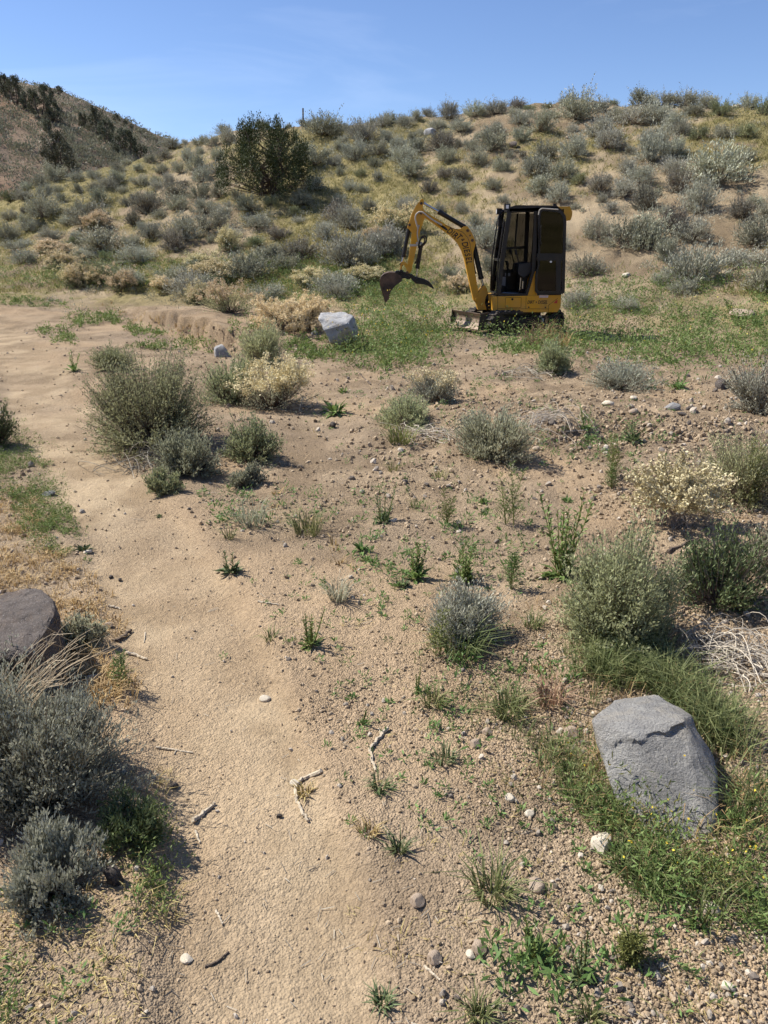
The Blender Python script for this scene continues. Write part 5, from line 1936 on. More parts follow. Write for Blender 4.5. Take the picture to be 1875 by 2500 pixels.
# ------------------------------------------------------------------ shrubs of the middle and near ground, each its own
shrub('loose_shrub', 'large loose grey-green bush with a bare twiggy base beside the trail', 201, 372, 1112, 350, 270, 'greensage', lobes=26, twigs=1050, lpt=26, L=0.024, Wd=0.0085, spread=0.24, stem_r=0.0045, up=0.3)
shrub('sagebrush', 'small pale bush just behind the large loose bush by the trail', 202, 280, 905, 100, 66, 'greensage', lobes=12, twigs=260, lpt=22, L=0.034, Wd=0.010)
shrub('sagebrush', 'dark green sagebrush in front of the cream rabbitbrush', 203, 640, 896, 132, 110, 'greensage', lobes=12, twigs=330, lpt=26, L=0.036, Wd=0.010, up=0.9)
shrub('rabbitbrush', 'bright cream flowering rabbitbrush left of the grey boulder', 204, 712, 815, 185, 78, 'greensage', lobes=16, twigs=420, lpt=5, L=0.036, Wd=0.010, flowers=1.0, fl_size=0.030, fl_n=64, stem_r=0.007)
shrub('rabbitbrush', 'cream-topped rabbitbrush between the cut bank and the bright one', 211, 560, 765, 150, 70, 'greensage', lobes=14, twigs=260, lpt=16, L=0.040, Wd=0.011, flowers=0.6, fl_size=0.032, fl_n=30)
shrub('sagebrush', 'leafy green shrub touching the rabbitbrush beyond the large loose bush', 205, 566, 988, 140, 128, 'greensage', lobes=13, twigs=360, lpt=26, L=0.028, Wd=0.008, up=0.9)
shrub('rabbitbrush', 'sprawling rabbitbrush with cream heads and bare grey twigs', 206, 662, 1004, 215, 128, 'sage', lobes=16, twigs=430, lpt=13, L=0.026, Wd=0.007, flowers=0.5, fl_size=0.026, fl_n=34, stem_r=0.005)
shrub('sagebrush', 'small grey sagebrush in front of the large loose bush', 207, 462, 1168, 160, 118, 'sage', lobes=13, twigs=380, lpt=26, L=0.024, Wd=0.008, up=0.9)
shrub('loose_shrub', 'green weedy shrub on dead twigs right of the large loose bush', 208, 614, 1130, 150, 96, 'greensage', lobes=14, twigs=330, lpt=20, L=0.026, Wd=0.009)
shrub('sagebrush', 'low grey-green plant below the green weedy shrub', 209, 605, 1190, 90, 52, 'sage', lobes=9, twigs=200, lpt=22, L=0.020, Wd=0.008)
shrub('sagebrush', 'tiny upright sagebrush left of the small grey one', 210, 405, 1208, 80, 66, 'greensage', lobes=8, twigs=160, lpt=24, L=0.022, Wd=0.007, up=1.0)
shrub('rabbitbrush', 'pale rabbitbrush with yellow-cream tips below the tall weeds', 220, 1057, 984, 140, 84, 'silver', lobes=14, twigs=340, lpt=18, L=0.028, Wd=0.007, flowers=0.25, fl_size=0.024, fl_n=20, stem_r=0.005)
shrub('sagebrush', 'low spreading sagebrush on bleached dead stems', 221, 990, 1040, 165, 74, 'greensage', lobes=14, twigs=340, lpt=22, L=0.026, Wd=0.008)
shrub('sagebrush', 'rounded grey-green sagebrush alone on bare soil below the excavator', 222, 1205, 1128, 185, 128, 'sage', lobes=16, twigs=520, lpt=28, L=0.026, Wd=0.008, up=0.9)
shrub('sagebrush', 'upright dark sagebrush below the excavator tracks', 223, 1349, 915, 92, 86, 'greensage', lobes=11, twigs=260, lpt=24, L=0.036, Wd=0.010, up=0.9)
shrub('sagebrush', 'flat silvery sagebrush spreading over the gravel berm', 224, 1520, 956, 175, 72, 'silver', lobes=16, twigs=360, lpt=20, L=0.030, Wd=0.008)
shrub('sagebrush', 'silvery sagebrush cut by the right edge above the ledge', 225, 1850, 1012, 150, 135, 'silver', lobes=14, twigs=420, lpt=22, L=0.028, Wd=0.008)
shrub('wispy_shrub', 'wispy fine-leaved bush at the right edge below the ledge', 226, 1815, 1245, 260, 215, 'greensage', lobes=26, twigs=650, lpt=20, L=0.018, Wd=0.006, spread=0.3, stem_r=0.003, open_=0.1)
shrub('leafy_shrub', 'dark leafy shrub behind the pile of bleached twigs', 227, 1745, 1505, 240, 225, 'weeddark', lobes=16, twigs=340, lpt=20, L=0.026, Wd=0.0075, stem_r=0.005, up=0.5)
shrub('sagebrush', 'grey sagebrush at the right edge beside the dark leafy shrub', 228, 1868, 1410, 120, 130, 'sage', lobes=10, twigs=280, lpt=24, L=0.020, Wd=0.006)
shrub('loose_shrub', 'large grey-green leafy bush above the grass of the big rock', 229, 1498, 1600, 320, 305, 'greensage', lobes=26, twigs=950, lpt=24, L=0.019, Wd=0.0065, spread=0.26, stem_r=0.003, up=0.4)
shrub('sagebrush', 'silver-blue sagebrush with grass ears in the middle foreground', 230, 1130, 1575, 185, 140, 'silver', lobes=15, twigs=560, lpt=26, L=0.018, Wd=0.0045, up=0.7, stem_r=0.003)
shrub('sagebrush', 'big silvery sagebrush filling the lower left foreground', 231, 120, 2060, 470, 370, 'silver', lobes=30, twigs=1300, lpt=30, L=0.017, Wd=0.0050, spread=0.22, stem_r=0.003, up=0.8, back=0.5)
shrub('sagebrush', 'sprig of silver leaves in front of the big lower left sagebrush', 232, 150, 2215, 270, 175, 'silver', lobes=14, twigs=300, lpt=34, L=0.017, Wd=0.0055, spread=0.2, stem_r=0.0025, up=1.0)
shrub('leafy_shrub', 'dark green weed clump between the trail and the big left sagebrush', 233, 325, 2075, 150, 130, 'weeddark', lobes=9, twigs=150, lpt=18, L=0.022, Wd=0.0045, stem_r=0.002, open_=0.15, spread=0.45)
shrub('leafy_shrub', 'dark bush cut by the left edge across the trail', 234, -10, 1095, 120, 150, 'weeddark', lobes=10, twigs=260, lpt=20, L=0.026, Wd=0.010)
shrub('sagebrush', 'small grey sagebrush on the trail side of the dark left rock', 235, 205, 1592, 105, 105, 'sage', lobes=10, twigs=260, lpt=24, L=0.016, Wd=0.005)
shrub('sagebrush', 'silvery twig cluster growing against the dark left rock', 236, 30, 1770, 240, 215, 'silver', lobes=12, twigs=330, lpt=24, L=0.015, Wd=0.0050, open_=0.1, back=0.0)


def dry_spikes(name, label, seed, px, py, wpx, hpx, mat='tan', n=60, bits=70, size=0.012):
    """arching dry stalks set with seed heads."""
    rng = np.random.default_rng(seed)
    x, y, z = hit1(px, py)
    dp = depth(x, y, z)
    R, H = wpx * dp / F / 2, hpx * dp / F
    st, hd = MB(), MB()
    for _ in range(n):
        a = rng.uniform(0, 6.28)
        r = R * math.sqrt(rng.random())
        b = np.array([rng.normal(0, 0.15 * R), rng.normal(0, 0.15 * R), 0])
        e = np.array([math.cos(a) * r, math.sin(a) * r, H * rng.uniform(0.45, 1.0) * (1.1 - 0.4 * r / R)])
        m = (b + e) / 2 + np.array([0, 0, 0.18 * H])
        t = np.linspace(0, 1, 8)[:, None]
        Q = (1 - t) ** 2 * b + 2 * t * (1 - t) * m + t * t * e
        st.quads(tubes(Q[:-1], Q[1:], 0.0022, 0.0018), 0.6)
        u = rng.uniform(0.45, 1.0, bits)
        P = np.stack([np.interp(u, t[:, 0], Q[:, k]) for k in range(3)], axis=1) + rng.normal(0, size * 0.5, (bits, 3))
        hd.quads(leaves(P, rng.normal(size=(bits, 3)), size * rng.uniform(0.6, 1.2, bits), size * 0.6, rng), rng.random(bits))
    r = root_at(name, (x, y, z - 0.005))
    tag(r, label, 'plant')
    link('seed_heads', hd.mesh('seed_heads', [M[mat]]), r)
    link('stalks', st.mesh('stalks', [M['deadwood']]), r)
    return r


dry_spikes('dried_plant', 'dried pale tan plant with crowded seed spikes right of the bare soil', 301, 1650, 1285, 290, 200, n=95, bits=95, size=0.021)


def dead_pile(name, label, seed, px, py, wpx, hpx, n=60, r=0.004, ln=0.7, mat='deadwood'):
    rng = np.random.default_rng(seed)
    x, y, z = hit1(px, py)
    dp = depth(x, y, z)
    R, H = wpx * dp / F / 2, hpx * dp / F
    rt = root_at(name, (x, y, z))
    tag(rt, label, 'dead branches')
    mb = MB()
    for _ in range(n):
        c = np.array([rng.normal(0, 0.45 * R), rng.normal(0, 0.45 * R), abs(rng.normal(0, 0.16 * H)) + r])
        a = rng.normal(-0.9, 0.8)
        d = np.array([math.cos(a), math.sin(a), rng.normal(0, 0.12)]) * R * ln * rng.uniform(0.4, 1.1)
        bow = np.array([rng.normal(0, 0.15 * R), rng.normal(0, 0.15 * R), abs(rng.normal(0, 0.25 * H))])
        t = np.linspace(0, 1, 7)[:, None]
        Q = c - d + 2 * d * t + bow * (4 * t * (1 - t))
        w = np.array([float(gz(x + q[0], y + q[1])) - z for q in Q])
        Q[:, 2] = np.maximum(Q[:, 2], 0.002) + w
        rr = r * rng.uniform(0.4, 1.2)
        mb.quads(tubes(Q[:-1], Q[1:], rr, rr * 0.8, 4), float(rng.random()))
    link('branchwork', mb.mesh('branchwork', [M[mat]]), rt)
    return rt


dead_pile('dead_brush', 'tangled pile of bleached white dead twigs near the right edge', 311, 1790, 1625, 250, 120, n=130, r=0.0022)
dead_pile('dead_brush', 'fan of bleached dead stems behind the rounded sagebrush', 312, 1330, 1030, 190, 40, n=70, r=0.0030)
dead_pile('dead_brush', 'flattened grey stems beside the low spreading sagebrush', 313, 1040, 1062, 150, 36, n=60, r=0.0028)
dead_pile('dead_brush', 'dead twig tangle under the large loose bush by the trail', 314, 400, 1125, 230, 60, n=90, r=0.0028)
dead_pile('dead_brush', 'small heap of pale stems on the gravel below the excavator', 315, 1300, 915, 110, 30, n=44, r=0.004)
dead_pile('dead_brush', 'grey dead twigs under the sprawling rabbitbrush', 316, 730, 1000, 110, 40, n=44, r=0.003)


def tuft(name, label, seed, px, py, wpx, hpx, mat='grass', n=70, w=0.004, lean=0.5, cat='grass tuft', group=None):
    rng = np.random.default_rng(seed)
    x, y, z = hit1(px, py)
    dp = depth(x, y, z)
    R, H = wpx * dp / F / 2, hpx * dp / F * 1.2
    mb = grass_mb(rng, n, R * 0.45, H, w, lean)
    o = link(name, mb.mesh(name, [M[mat]]), None, (x, y, z))
    return tag(o, label, cat, group)


def weed(name, label, seed, px, py, wpx, hpx, kind='rosette', mat='weed', n=26, stalk=0, group=None):
    rng = np.random.default_rng(seed)
    x, y, z = hit1(px, py)
    dp = depth(x, y, z)
    R, H = wpx * dp / F / 2, hpx * dp / F
    r = root_at(name, (x, y, z - 0.004), rng.uniform(0, 6))
    tag(r, label, 'weed', group)
    if kind == 'rosette':
        fo, st = rosette_parts(rng, R, n, H, None, stalk)
    else:
        fo, st = feather_parts(rng, H, max(2, n - 1), 0.013)
    link('foliage', fo.mesh('foliage', [M[mat]]), r)
    if st.count():
        link('stalk', st.mesh('stalk', [M['yellowgreen']]), r)
    return r


GW = 'broad-leaved weeds on the bare soil'
for k, (px, py, w, h, st, lb) in enumerate([
        (936, 1275, 85, 90, 5, 'tall leafy weed highest on the bare soil in the middle'), (885, 1345, 78, 62, 0, 'dark rosette weed below the tallest leafy weed'), (893, 1368, 50, 30, 0, 'small rosette touching the dark rosette'),
        (566, 1398, 92, 58, 2, 'dark rosette weed alone at the right edge of the trail'), (760, 1575, 92, 90, 5, 'spiky leafy weed in the centre of the foreground'), (1015, 1412, 110, 90, 6, 'clump of leafy weed left of the feathery weeds'),
        (985, 1432, 70, 40, 0, 'flat grey rosette at the foot of the leafy clump'), (1130, 1418, 110, 80, 5, 'leafy weed with grass right of the leafy clump'), (1182, 1228, 50, 24, 0, 'flat rosette left of the tall feathery weed'),
        (1178, 1254, 40, 22, 0, 'small flat rosette below the other by the feathery weed'), (1385, 1225, 52, 30, 0, 'rosette on the soil right of the tall feathery weed'), (1430, 1050, 52, 62, 3, 'upright broad-leaved weed below the gravel berm'),
        (1545, 1080, 85, 50, 2, 'dark glossy weed in the hollow under the ledge'), (1655, 950, 70, 42, 2, 'green weed on top of the berm near the grey stone'), (1370, 1405, 150, 200, 14, 'tall green leafy stalks left of the large right bush'),
        (1425, 2390, 120, 112, 3, 'pale green broad-leaved plant at the bottom of the picture'), (1705, 2262, 90, 100, 2, 'leafy plant beside a half-buried stone at lower right'), (1312, 2345, 150, 105, 5, 'bushy grey-green weed left of the broad-leaved plant'),
        (1720, 1250, 60, 70, 3, 'small weed between the dried plant and the wispy bush'), (838, 958, 45, 25, 0, 'small green weed on the soil below the boulder'), (820, 1010, 110, 52, 0, 'fine green weed right of the sprawling rabbitbrush'),
        (205, 1345, 60, 42, 0, 'green rosette at the left edge of the trail'), (310, 1150, 1, 1, 0, ''), (882, 1768, 44, 50, 2, 'small upright weed above the white stick'), (1195, 1440, 40, 20, 0, 'tiny rosette under the leafy weed'),
        (180, 905, 60, 52, 3, 'leafy weed on the far side of the trail'), (1020, 1690, 46, 60, 3, 'thin weed below the silver-blue sagebrush'), (390, 1262, 30, 20, 0, 'tiny dark weed in the middle of the trail'),
        (740, 1310, 1, 1, 0, ''), (1650, 2080, 1, 1, 0, ''), (330, 2050, 1, 1, 0, '')]):
    if w > 5:
        weed('leafy_weed', lb, 400 + k, px, py, w, h, 'rosette', 'weed' if k % 3 else 'weeddark', 30, st, GW)
for k, (px, py, w, h, n, lb) in enumerate([(1242, 1278, 90, 150, 6, 'tall feathery weed standing on bare soil in the middle'), (1090, 1278, 50, 95, 4, 'short feathery weed left of the tall one'), (1250, 1440, 60, 110, 4, 'thin feathery weed casting a shadow below the tall one'),
                                           (1500, 1165, 80, 110, 5, 'feathery weed under the ledge left of the dried plant'), (1492, 1190, 60, 70, 4, 'lower feathery weed next to the one under the ledge'), (1830, 1245, 70, 170, 6, 'yellow-green feathery weed before the wispy bush'), (1120, 1400, 50, 90, 3, 'faint feathery weed between the leafy clumps'),
                                           (1065, 1600, 60, 130, 3, 'slender weed left of the silver-blue sagebrush'), (905, 1930, 1, 1, 1, ''), (1535, 2345, 120, 80, 7, 'fern-like weed right of the pale broad-leaved plant'), (300, 1680, 70, 100, 3, 'thin reddish weed beside the trail below the dark rock')]):
    if w > 5:
        weed('feathery_weed', lb, 450 + k, px, py, w, h, 'feather', 'yellowgreen' if k % 2 else 'weed', n, 0, 'feathery weeds')
GT = 'grass tufts on the bare soil'
for k, (px, py, w, h, n, mt, lb) in enumerate([
        (752, 1302, 135, 62, 120, 'grass', 'green grass tuft above the centre of the bare soil'), (610, 1278, 150, 62, 120, 'sage', 'pale grey-green low mat above the rosette by the trail'), (825, 1462, 86, 60, 90, 'sage', 'pale grass tuft left of the silver-blue sagebrush'),
        (1240, 1745, 130, 66, 110, 'grass', 'grass tuft left of the large rock'), (1085, 1858, 95, 46, 70, 'weeddark', 'dark spiky grass tuft above the pale pebbles'), (925, 1925, 80, 40, 60, 'weeddark', 'dark grass tuft beside the curved white stick'),
        (975, 2080, 66, 44, 60, 'weeddark', 'small dark grass tuft in the lower middle'), (1205, 2185, 170, 92, 110, 'grass', 'spreading star-shaped grass tuft at lower middle'), (935, 2450, 85, 46, 60, 'weeddark', 'low dark tuft at the bottom edge of the picture'),
        (1165, 2485, 84, 66, 80, 'grass', 'grass tuft cut by the bottom edge in the middle'), (1440, 2490, 80, 50, 70, 'grass', 'grass tuft cut by the bottom edge right of middle'), (900, 2035, 90, 40, 40, 'drygrass', 'dry straw tuft below the curved white stick'),
        (1060, 1720, 90, 50, 60, 'grass', 'thin grass tuft below the silver-blue sagebrush'), (1130, 1600, 190, 90, 150, 'grass', 'grass growing round the foot of the silver-blue sagebrush'), (1300, 1530, 80, 44, 60, 'grass', 'grass tuft right of the silver-blue sagebrush'),
        (560, 1315, 44, 34, 40, 'grass', 'tiny grass tuft above the rosette by the trail'), (1345, 1720, 120, 70, 90, 'rustgrass', 'reddish dry tuft above the large rock'), (1200, 1530, 1, 1, 1, 'grass', ''), (655, 1555, 1, 1, 1, 'grass', ''), (660, 1562, 50, 30, 36, 'grass', 'faint grass tuft left of the spiky leafy weed'),
        (1300, 850, 72, 52, 110, 'rustgrass', 'reddish dry grass clump in front of the excavator tracks'), (1335, 826, 70, 52, 90, 'rustgrass', 'pinkish dry grass leaning on the excavator track'), (1372, 852, 46, 52, 70, 'drygrass', 'tan dry grass beside the upright dark sagebrush'),
        (1600, 1300, 1, 1, 1, 'grass', ''), (690, 2030, 1, 1, 1, 'grass', ''), (740, 1940, 60, 36, 40, 'drygrass', 'dry tuft at the top of the curved white stick'), (1010, 1240, 44, 30, 36, 'grass', 'tiny grass tuft right of the tallest leafy weed'), (1075, 1168, 60, 30, 40, 'yellowgreen', 'tiny tuft left of the rounded sagebrush'),
        (960, 1150, 50, 28, 36, 'yellowgreen', 'tiny tuft on bare soil above the tallest leafy weed'), (980, 1080, 130, 50, 90, 'yellowgreen', 'yellow-green grass below the low spreading sagebrush'), (1520, 2130, 80, 50, 60, 'grass', 'grass round the pale stone by the large rock')]):
    if w > 5:
        tuft('grass_tuft', lb, 500 + k, px, py, w, h, mt, n, 0.0045 if py > 1100 else 0.008, 0.75, 'grass tuft', GT)


# grass and herbs that no one could count
def grass_mass(name, label, seed, patches, mat, n_bl=14, w=0.004, lean=0.55):
    rng = np.random.default_rng(seed)
    mb = MB()
    for (poly, n, h, jit) in patches:
        P = np.array(poly)
        px, py = rng.uniform(P[:, 0].min(), P[:, 0].max(), n * 4), rng.uniform(P[:, 1].min(), P[:, 1].max(), n * 4)
        ok = inside(px, py, poly)
        px, py = px[ok][:n], py[ok][:n]
        px, py = px + rng.normal(0, jit, len(px)), py + rng.normal(0, jit, len(py))
        x, y, z = hit(px, py)
        ok = fbm(x * 2.2, y * 2.2, 3, seed) + rng.normal(0, 0.15, len(x)) > -0.28
        for a, b, c in zip(x[ok], y[ok], z[ok]):
            g = grass_mb(rng, n_bl, 0.03, h * rng.uniform(0.6, 1.2), w, lean, rng.uniform(0.2, 0.8))
            mb.add(g, None, (a, b, c))
    return tag(link(name, mb.mesh(name, [M[mat]])), label, 'grass', kind='stuff')


grass_mass('grass', 'lush green grass behind and right of the large rock', 601, [
    ([(1560, 1690), (1660, 1660), (1760, 1740), (1850, 1900), (1900, 2150), (1780, 2260), (1730, 2080), (1755, 1900), (1690, 1760)], 420, 0.17, 14), ([(1400, 1600), (1600, 1560), (1640, 1680), (1440, 1680)], 150, 0.15, 18),
    ([(1340, 1900), (1440, 1860), (1540, 2060), (1700, 2150), (1760, 2240), (1600, 2220), (1530, 2080)], 170, 0.11, 22), ([(1180, 1700), (1340, 1680), (1420, 1800), (1330, 1880)], 60, 0.08, 26)], 'grass', 14, 0.0036, 0.6)
grass_mass('dry_grass', 'dry straw mixed into the grass around the large rock', 606, [([(1330, 1700), (1560, 1640), (1860, 1780), (1900, 2250), (1600, 2240), (1400, 2080)], 130, 0.12, 30), ([(1250, 1500), (1420, 1450), (1460, 1680), (1300, 1700)], 40, 0.08, 20)], 'drygrass', 7, 0.0028, 0.8)
weed_mass('weeds', 'green herbs with small yellow flowers around the large rock', 24, [
    ([(1370, 1930), (1450, 1880), (1540, 1990), (1640, 2110), (1740, 2150), (1680, 2220), (1580, 2190), (1530, 2050)], 130, 0.02), ([(1770, 2000), (1900, 1950), (1900, 2330), (1780, 2250)], 100, 0.02), ([(1350, 1850), (1430, 1780), (1460, 1880), (1420, 1960)], 40, 0.0)], 'weed', leaf=(0.022, 0.0045), h=(0.05, 0.24), per=34, flowers=0.3, fl=0.008, freq=4.5)
weed_mass('weeds', 'yellowing herb stems among the grass of the large rock', 27, [([(1370, 1900), (1450, 1860), (1560, 2000), (1740, 2120), (1860, 2100), (1860, 2280), (1600, 2220), (1540, 2080)], 130, 0.05)], 'yellowgreen', leaf=(0.026, 0.0035), h=(0.08, 0.26), per=26, flowers=0.4, fl=0.008, freq=5.0)
weed_mass('weeds', 'low dark green ground weeds along the left edge of the trail', 25, [
    ([(-40, 1000), (60, 1080), (130, 1200), (190, 1330), (160, 1350), (60, 1300), (-40, 1120)], 800, -0.3), ([(330, 2110), (420, 2120), (430, 2300), (400, 2520), (320, 2520), (340, 2300)], 90, 0.05), ([(260, 1950), (400, 2000), (400, 2090), (300, 2120)], 30, -0.2), ([(-60, 2300), (100, 2340), (60, 2520), (-60, 2520)], 16, 0.1)], 'weed', leaf=(0.014, 0.0042), h=(0.03, 0.11), per=34, freq=3.5)
grass_mass('dry_grass', 'dry golden grass around the dark left rock', 602, [
    ([(-60, 1150), (70, 1190), (150, 1340), (240, 1440), (280, 1560), (180, 1540), (80, 1440), (-60, 1450)], 420, 0.055, 14), ([(150, 1600), (320, 1640), (330, 1720), (180, 1740)], 70, 0.08, 14)], 'drygrass', 14, 0.0040, 0.8)
grass_mass('dry_grass', 'sparse dry stems over the left foreground shrubs', 603, [([(-60, 1660), (140, 1580), (200, 1640), (120, 1800), (-60, 1920)], 60, 0.22, 10)], 'rustgrass', 7, 0.0028, 0.7)
grass_mass('dry_grass', 'pale dry grass on the lip of the cut bank', 604, [([(230, 745), (300, 750), (520, 800), (470, 830), (330, 800)], 50, 0.14, 8), ([(600, 1240), (700, 1220), (900, 1330), (800, 1360)], 24, 0.06, 20)], 'drygrass', 8, 0.008, 0.6)
grass_mass('grass', 'scattered thin grass blades over the gravel at lower right', 605, [([(1000, 1640), (1400, 1640), (1500, 1800), (1250, 1950), (1100, 1800)], 60, 0.06, 20), ([(1250, 2250), (1875, 2250), (1875, 2500), (1150, 2500)], 70, 0.05, 20), ([(850, 1350), (1300, 1350), (1300, 1500), (900, 1500)], 40, 0.05, 20)], 'grass', 8, 0.0030, 0.8)

weed_mass('seedlings', 'tiny seedlings and sprouts dotted over the bare soil', 26, [
    ([(560, 1180), (1500, 1080), (1500, 1500), (1300, 1750), (900, 1800), (700, 1500)], 260, -0.05), ([(850, 1800), (1400, 1800), (1800, 2300), (1800, 2520), (900, 2520)], 240, 0.0), ([(620, 830), (1100, 900), (1300, 1050), (1000, 1200), (700, 1060)], 160, 0.0), ([(1100, 850), (1875, 850), (1875, 1080), (1250, 1080)], 220, -0.05), ([(-60, 2200), (330, 2200), (330, 2520), (-60, 2520)], 30, 0.0)],
    'weed', leaf=(0.020, 0.0055), h=(0.012, 0.055), per=12)
grass_mass('dry_grass', 'short dry stubble dotted over the bare soil', 607, [([(560, 1180), (1500, 1080), (1500, 1500), (1300, 1750), (900, 1800), (700, 1500)], 110, 0.035, 20), ([(850, 1800), (1400, 1800), (1800, 2300), (1800, 2520), (900, 2520)], 110, 0.035, 20), ([(-60, 2150), (330, 2150), (330, 2520), (-60, 2520)], 130, 0.04, 20), ([(250, 1850), (420, 1900), (430, 2300), (330, 2250)], 50, 0.05, 14), ([(600, 850), (1300, 880), (1300, 1080), (640, 1080)], 90, 0.06, 14)], 'drygrass', 7, 0.0026, 1.0)

# ------------------------------------------------------------------ rocks
def tri(px, py, Y):
    return at(px, py, Y)


br = hull_rock('boulder', [at(1445, 1758, 2.05), at(1500, 1708, 2.20), at(1600, 1699, 2.24), at(1684, 1748, 2.12), at(1735, 1840, 1.96), at(1750, 1900, 1.88), at(1752, 1965, 1.81), at(1734, 2065, 1.72), at(1620, 2085, 1.73), at(1500, 1940, 1.87),
                           at(1463, 1800, 2.00), at(1550, 1800, 1.95), at(1668, 1760, 1.97), at(1500, 1708, 2.20) + np.array([0, 0.08, -0.25]), at(1684, 1748, 2.12) + np.array([0.0, 0.12, -0.30]), at(1752, 1965, 1.81) + np.array([-0.02, 0.16, -0.2])],
               M['stone'], 3, sub=5, amp=0.009, freq=12, pits=[(at(1463, 1800, 2.0), at(1690, 1752, 1.97), 0.055, 0.020)])
tag(br, 'large flat-faced grey granite rock set in grass at lower right', 'rock')
lr = hull_rock('boulder', [at(-70, 1505, 2.62), at(15, 1440, 2.84), at(100, 1434, 2.84), at(140, 1484, 2.66), at(118, 1532, 2.52), at(70, 1600, 2.36), at(-70, 1610, 2.34), at(146, 1590, 2.62), at(112, 1665, 2.46), at(62, 1720, 2.36), at(-70, 1730, 2.34), at(15, 1440, 2.84) + np.array([0, 0.1, -0.4]), at(140, 1482, 2.8) + np.array([0, 0.05, -0.4])],
               M['darkstone'], 8, sub=5, amp=0.014, freq=12)
tag(lr, 'dark purplish basalt block in dry grass at the left edge', 'rock')
mr = hull_rock('boulder', [at(776, 778, 12.6), at(782, 764, 12.9), at(840, 760, 12.95), at(862, 770, 12.8), at(874, 812, 12.7), at(872, 832, 12.6), at(830, 842, 12.5), at(806, 838, 12.45), at(790, 806, 12.45), at(850, 790, 12.42), at(872, 800, 13.0), at(800, 810, 13.0), at(820, 845, 12.8)],
               M['greystone'], 12, sub=4, amp=0.02, freq=9)
tag(mr, 'pale grey boulder among weeds beside the cream rabbitbrush', 'rock')
RK = [rock_mesh('stone', 90 + k, M[m]) for k, m in enumerate(['brownstone', 'palestone', 'darkstone', 'greystone', 'brownstone', 'palestone'])]
STONES = [(542, 872, 44, 40, 3, 'small grey rock below the cut bank'), (770, 818, 18, 14, 3, 'white chip at the left foot of the grey boulder'), (1474, 2080, 60, 46, 1, 'pale buff stone leaning against the herbs by the large rock'), (1612, 2230, 1, 1, 1, ''), (1738, 2235, 44, 36, 1, 'half-buried pinkish stone at lower right'),
          (261, 1533, 24, 14, 0, 'brown stone at the left edge of the trail'), (232, 1672, 44, 34, 0, 'brown stone in weeds below the dark left rock'), (647, 1712, 26, 16, 1, 'white pebble on the right half of the trail'), (1293, 1992, 26, 16, 1, 'white pebble left of the large rock'),
          (1247, 1956, 24, 22, 1, 'buff pebble among the gravel left of the large rock'), (1645, 1000, 42, 22, 3, 'flat light grey stone on top of the ledge'), (1690, 1004, 26, 14, 2, 'dark stone right of the flat grey stone'), (1665, 1015, 24, 10, 2, 'thin dark slab under the flat grey stone'), (1767, 950, 42, 28, 2, 'dark angular rock on the berm near the right edge'),
          (1547, 975, 20, 12, 1, 'white chip on the gravel berm'), (1485, 990, 28, 16, 1, 'pale stone below the flat silvery sagebrush'), (1550, 1010, 26, 16, 0, 'brown clod in the ledge face'), (1310, 1098, 20, 12, 0, 'tan stone right of the rounded sagebrush'), (812, 1045, 20, 18, 2, 'dark clod alone on the bare soil'),
          (1055, 330, 36, 24, 3, 'pale rock high on the slope above the boom'), (1255, 360, 30, 18, 2, 'dark rock on the slope high above the cab'), (1390, 338, 16, 9, 0, 'brown stone on the slope above the cab'), (1797, 334, 22, 18, 3, 'grey rock near the crest at the right'), (1530, 678, 22, 15, 1, 'white rock on the slope right of the cab'), (1800, 264, 20, 12, 1, 'pale rock on the crest at the right edge'),
          (1450, 258, 8, 12, 1, 'white stone upright on the crest'), (265, 1980, 1, 1, 2, ''), (275, 2160, 46, 56, 2, 'dark slab in the shade of the big left sagebrush'), (665, 1985, 1, 1, 2, ''), (682, 1998, 14, 12, 2, 'dark pebble in the middle of the trail'), (424, 1926, 20, 16, 2, 'dark stone on the trail edge by the weed clump'),
          (1170, 2330, 40, 28, 0, 'rounded clod left of the bushy weed'), (1060, 2355, 40, 30, 0, 'brown clod in the lower middle gravel'), (1150, 2338, 24, 16, 1, 'small pale stone beside the rounded clod'), (1018, 2215, 40, 30, 0, 'cracked clod left of the star-shaped tuft'), (1310, 2175, 44, 30, 0, 'crumbly clod right of the star-shaped tuft'),
          (720, 1918, 24, 16, 1, 'white pebble under the curved white stick'), (1780, 2420, 30, 24, 1, 'pale stone in the lower right corner'), (1395, 1800, 40, 26, 0, 'brown stone in grass left of the large rock'), (1190, 1795, 26, 18, 0, 'reddish pebble left of the grass tuft'), (1160, 1825, 30, 20, 0, 'rounded stone among the gravel above the dark tuft'),
          (120, 1220, 1, 1, 2, ''), (112, 1209, 34, 10, 3, 'flat grey stone on the left edge of the trail'), (212, 1352, 18, 12, 1, 'white pebble at the trail edge beside the green rosette'), (270, 1413, 12, 10, 2, 'dark pebble on the trail above the dark left rock'), (292, 1420, 12, 10, 2, 'dark pebble paired with another on the trail'),
          (1815, 775, 60, 26, 0, 'reddish stone block on the flat at the right edge'), (1770, 640, 30, 20, 0, 'brown rock on the slope at the right'), (890, 470, 1, 1, 0, ''), (455, 2350, 30, 16, 1, 'pale pebble between the trail and the weeds at lower left')]
_rng = np.random.default_rng(31)
for k, (px, py, w, h, m, lb) in enumerate(STONES):
    if w < 5:
        continue
    x, y, z = hit1(px, py)
    if not (x == x):
        continue
    dp = depth(x, y, z)
    wm, hm = w * dp / F / 2, h * dp / F / 2
    o = link('stone', RK[m], None, (x, y + wm * 0.5, z + hm * 0.45), _rng.uniform(0, 6.28), (wm * 1.15, wm * 0.95, hm * 1.15))
    tag(o, lb, 'stone', 'loose stones')


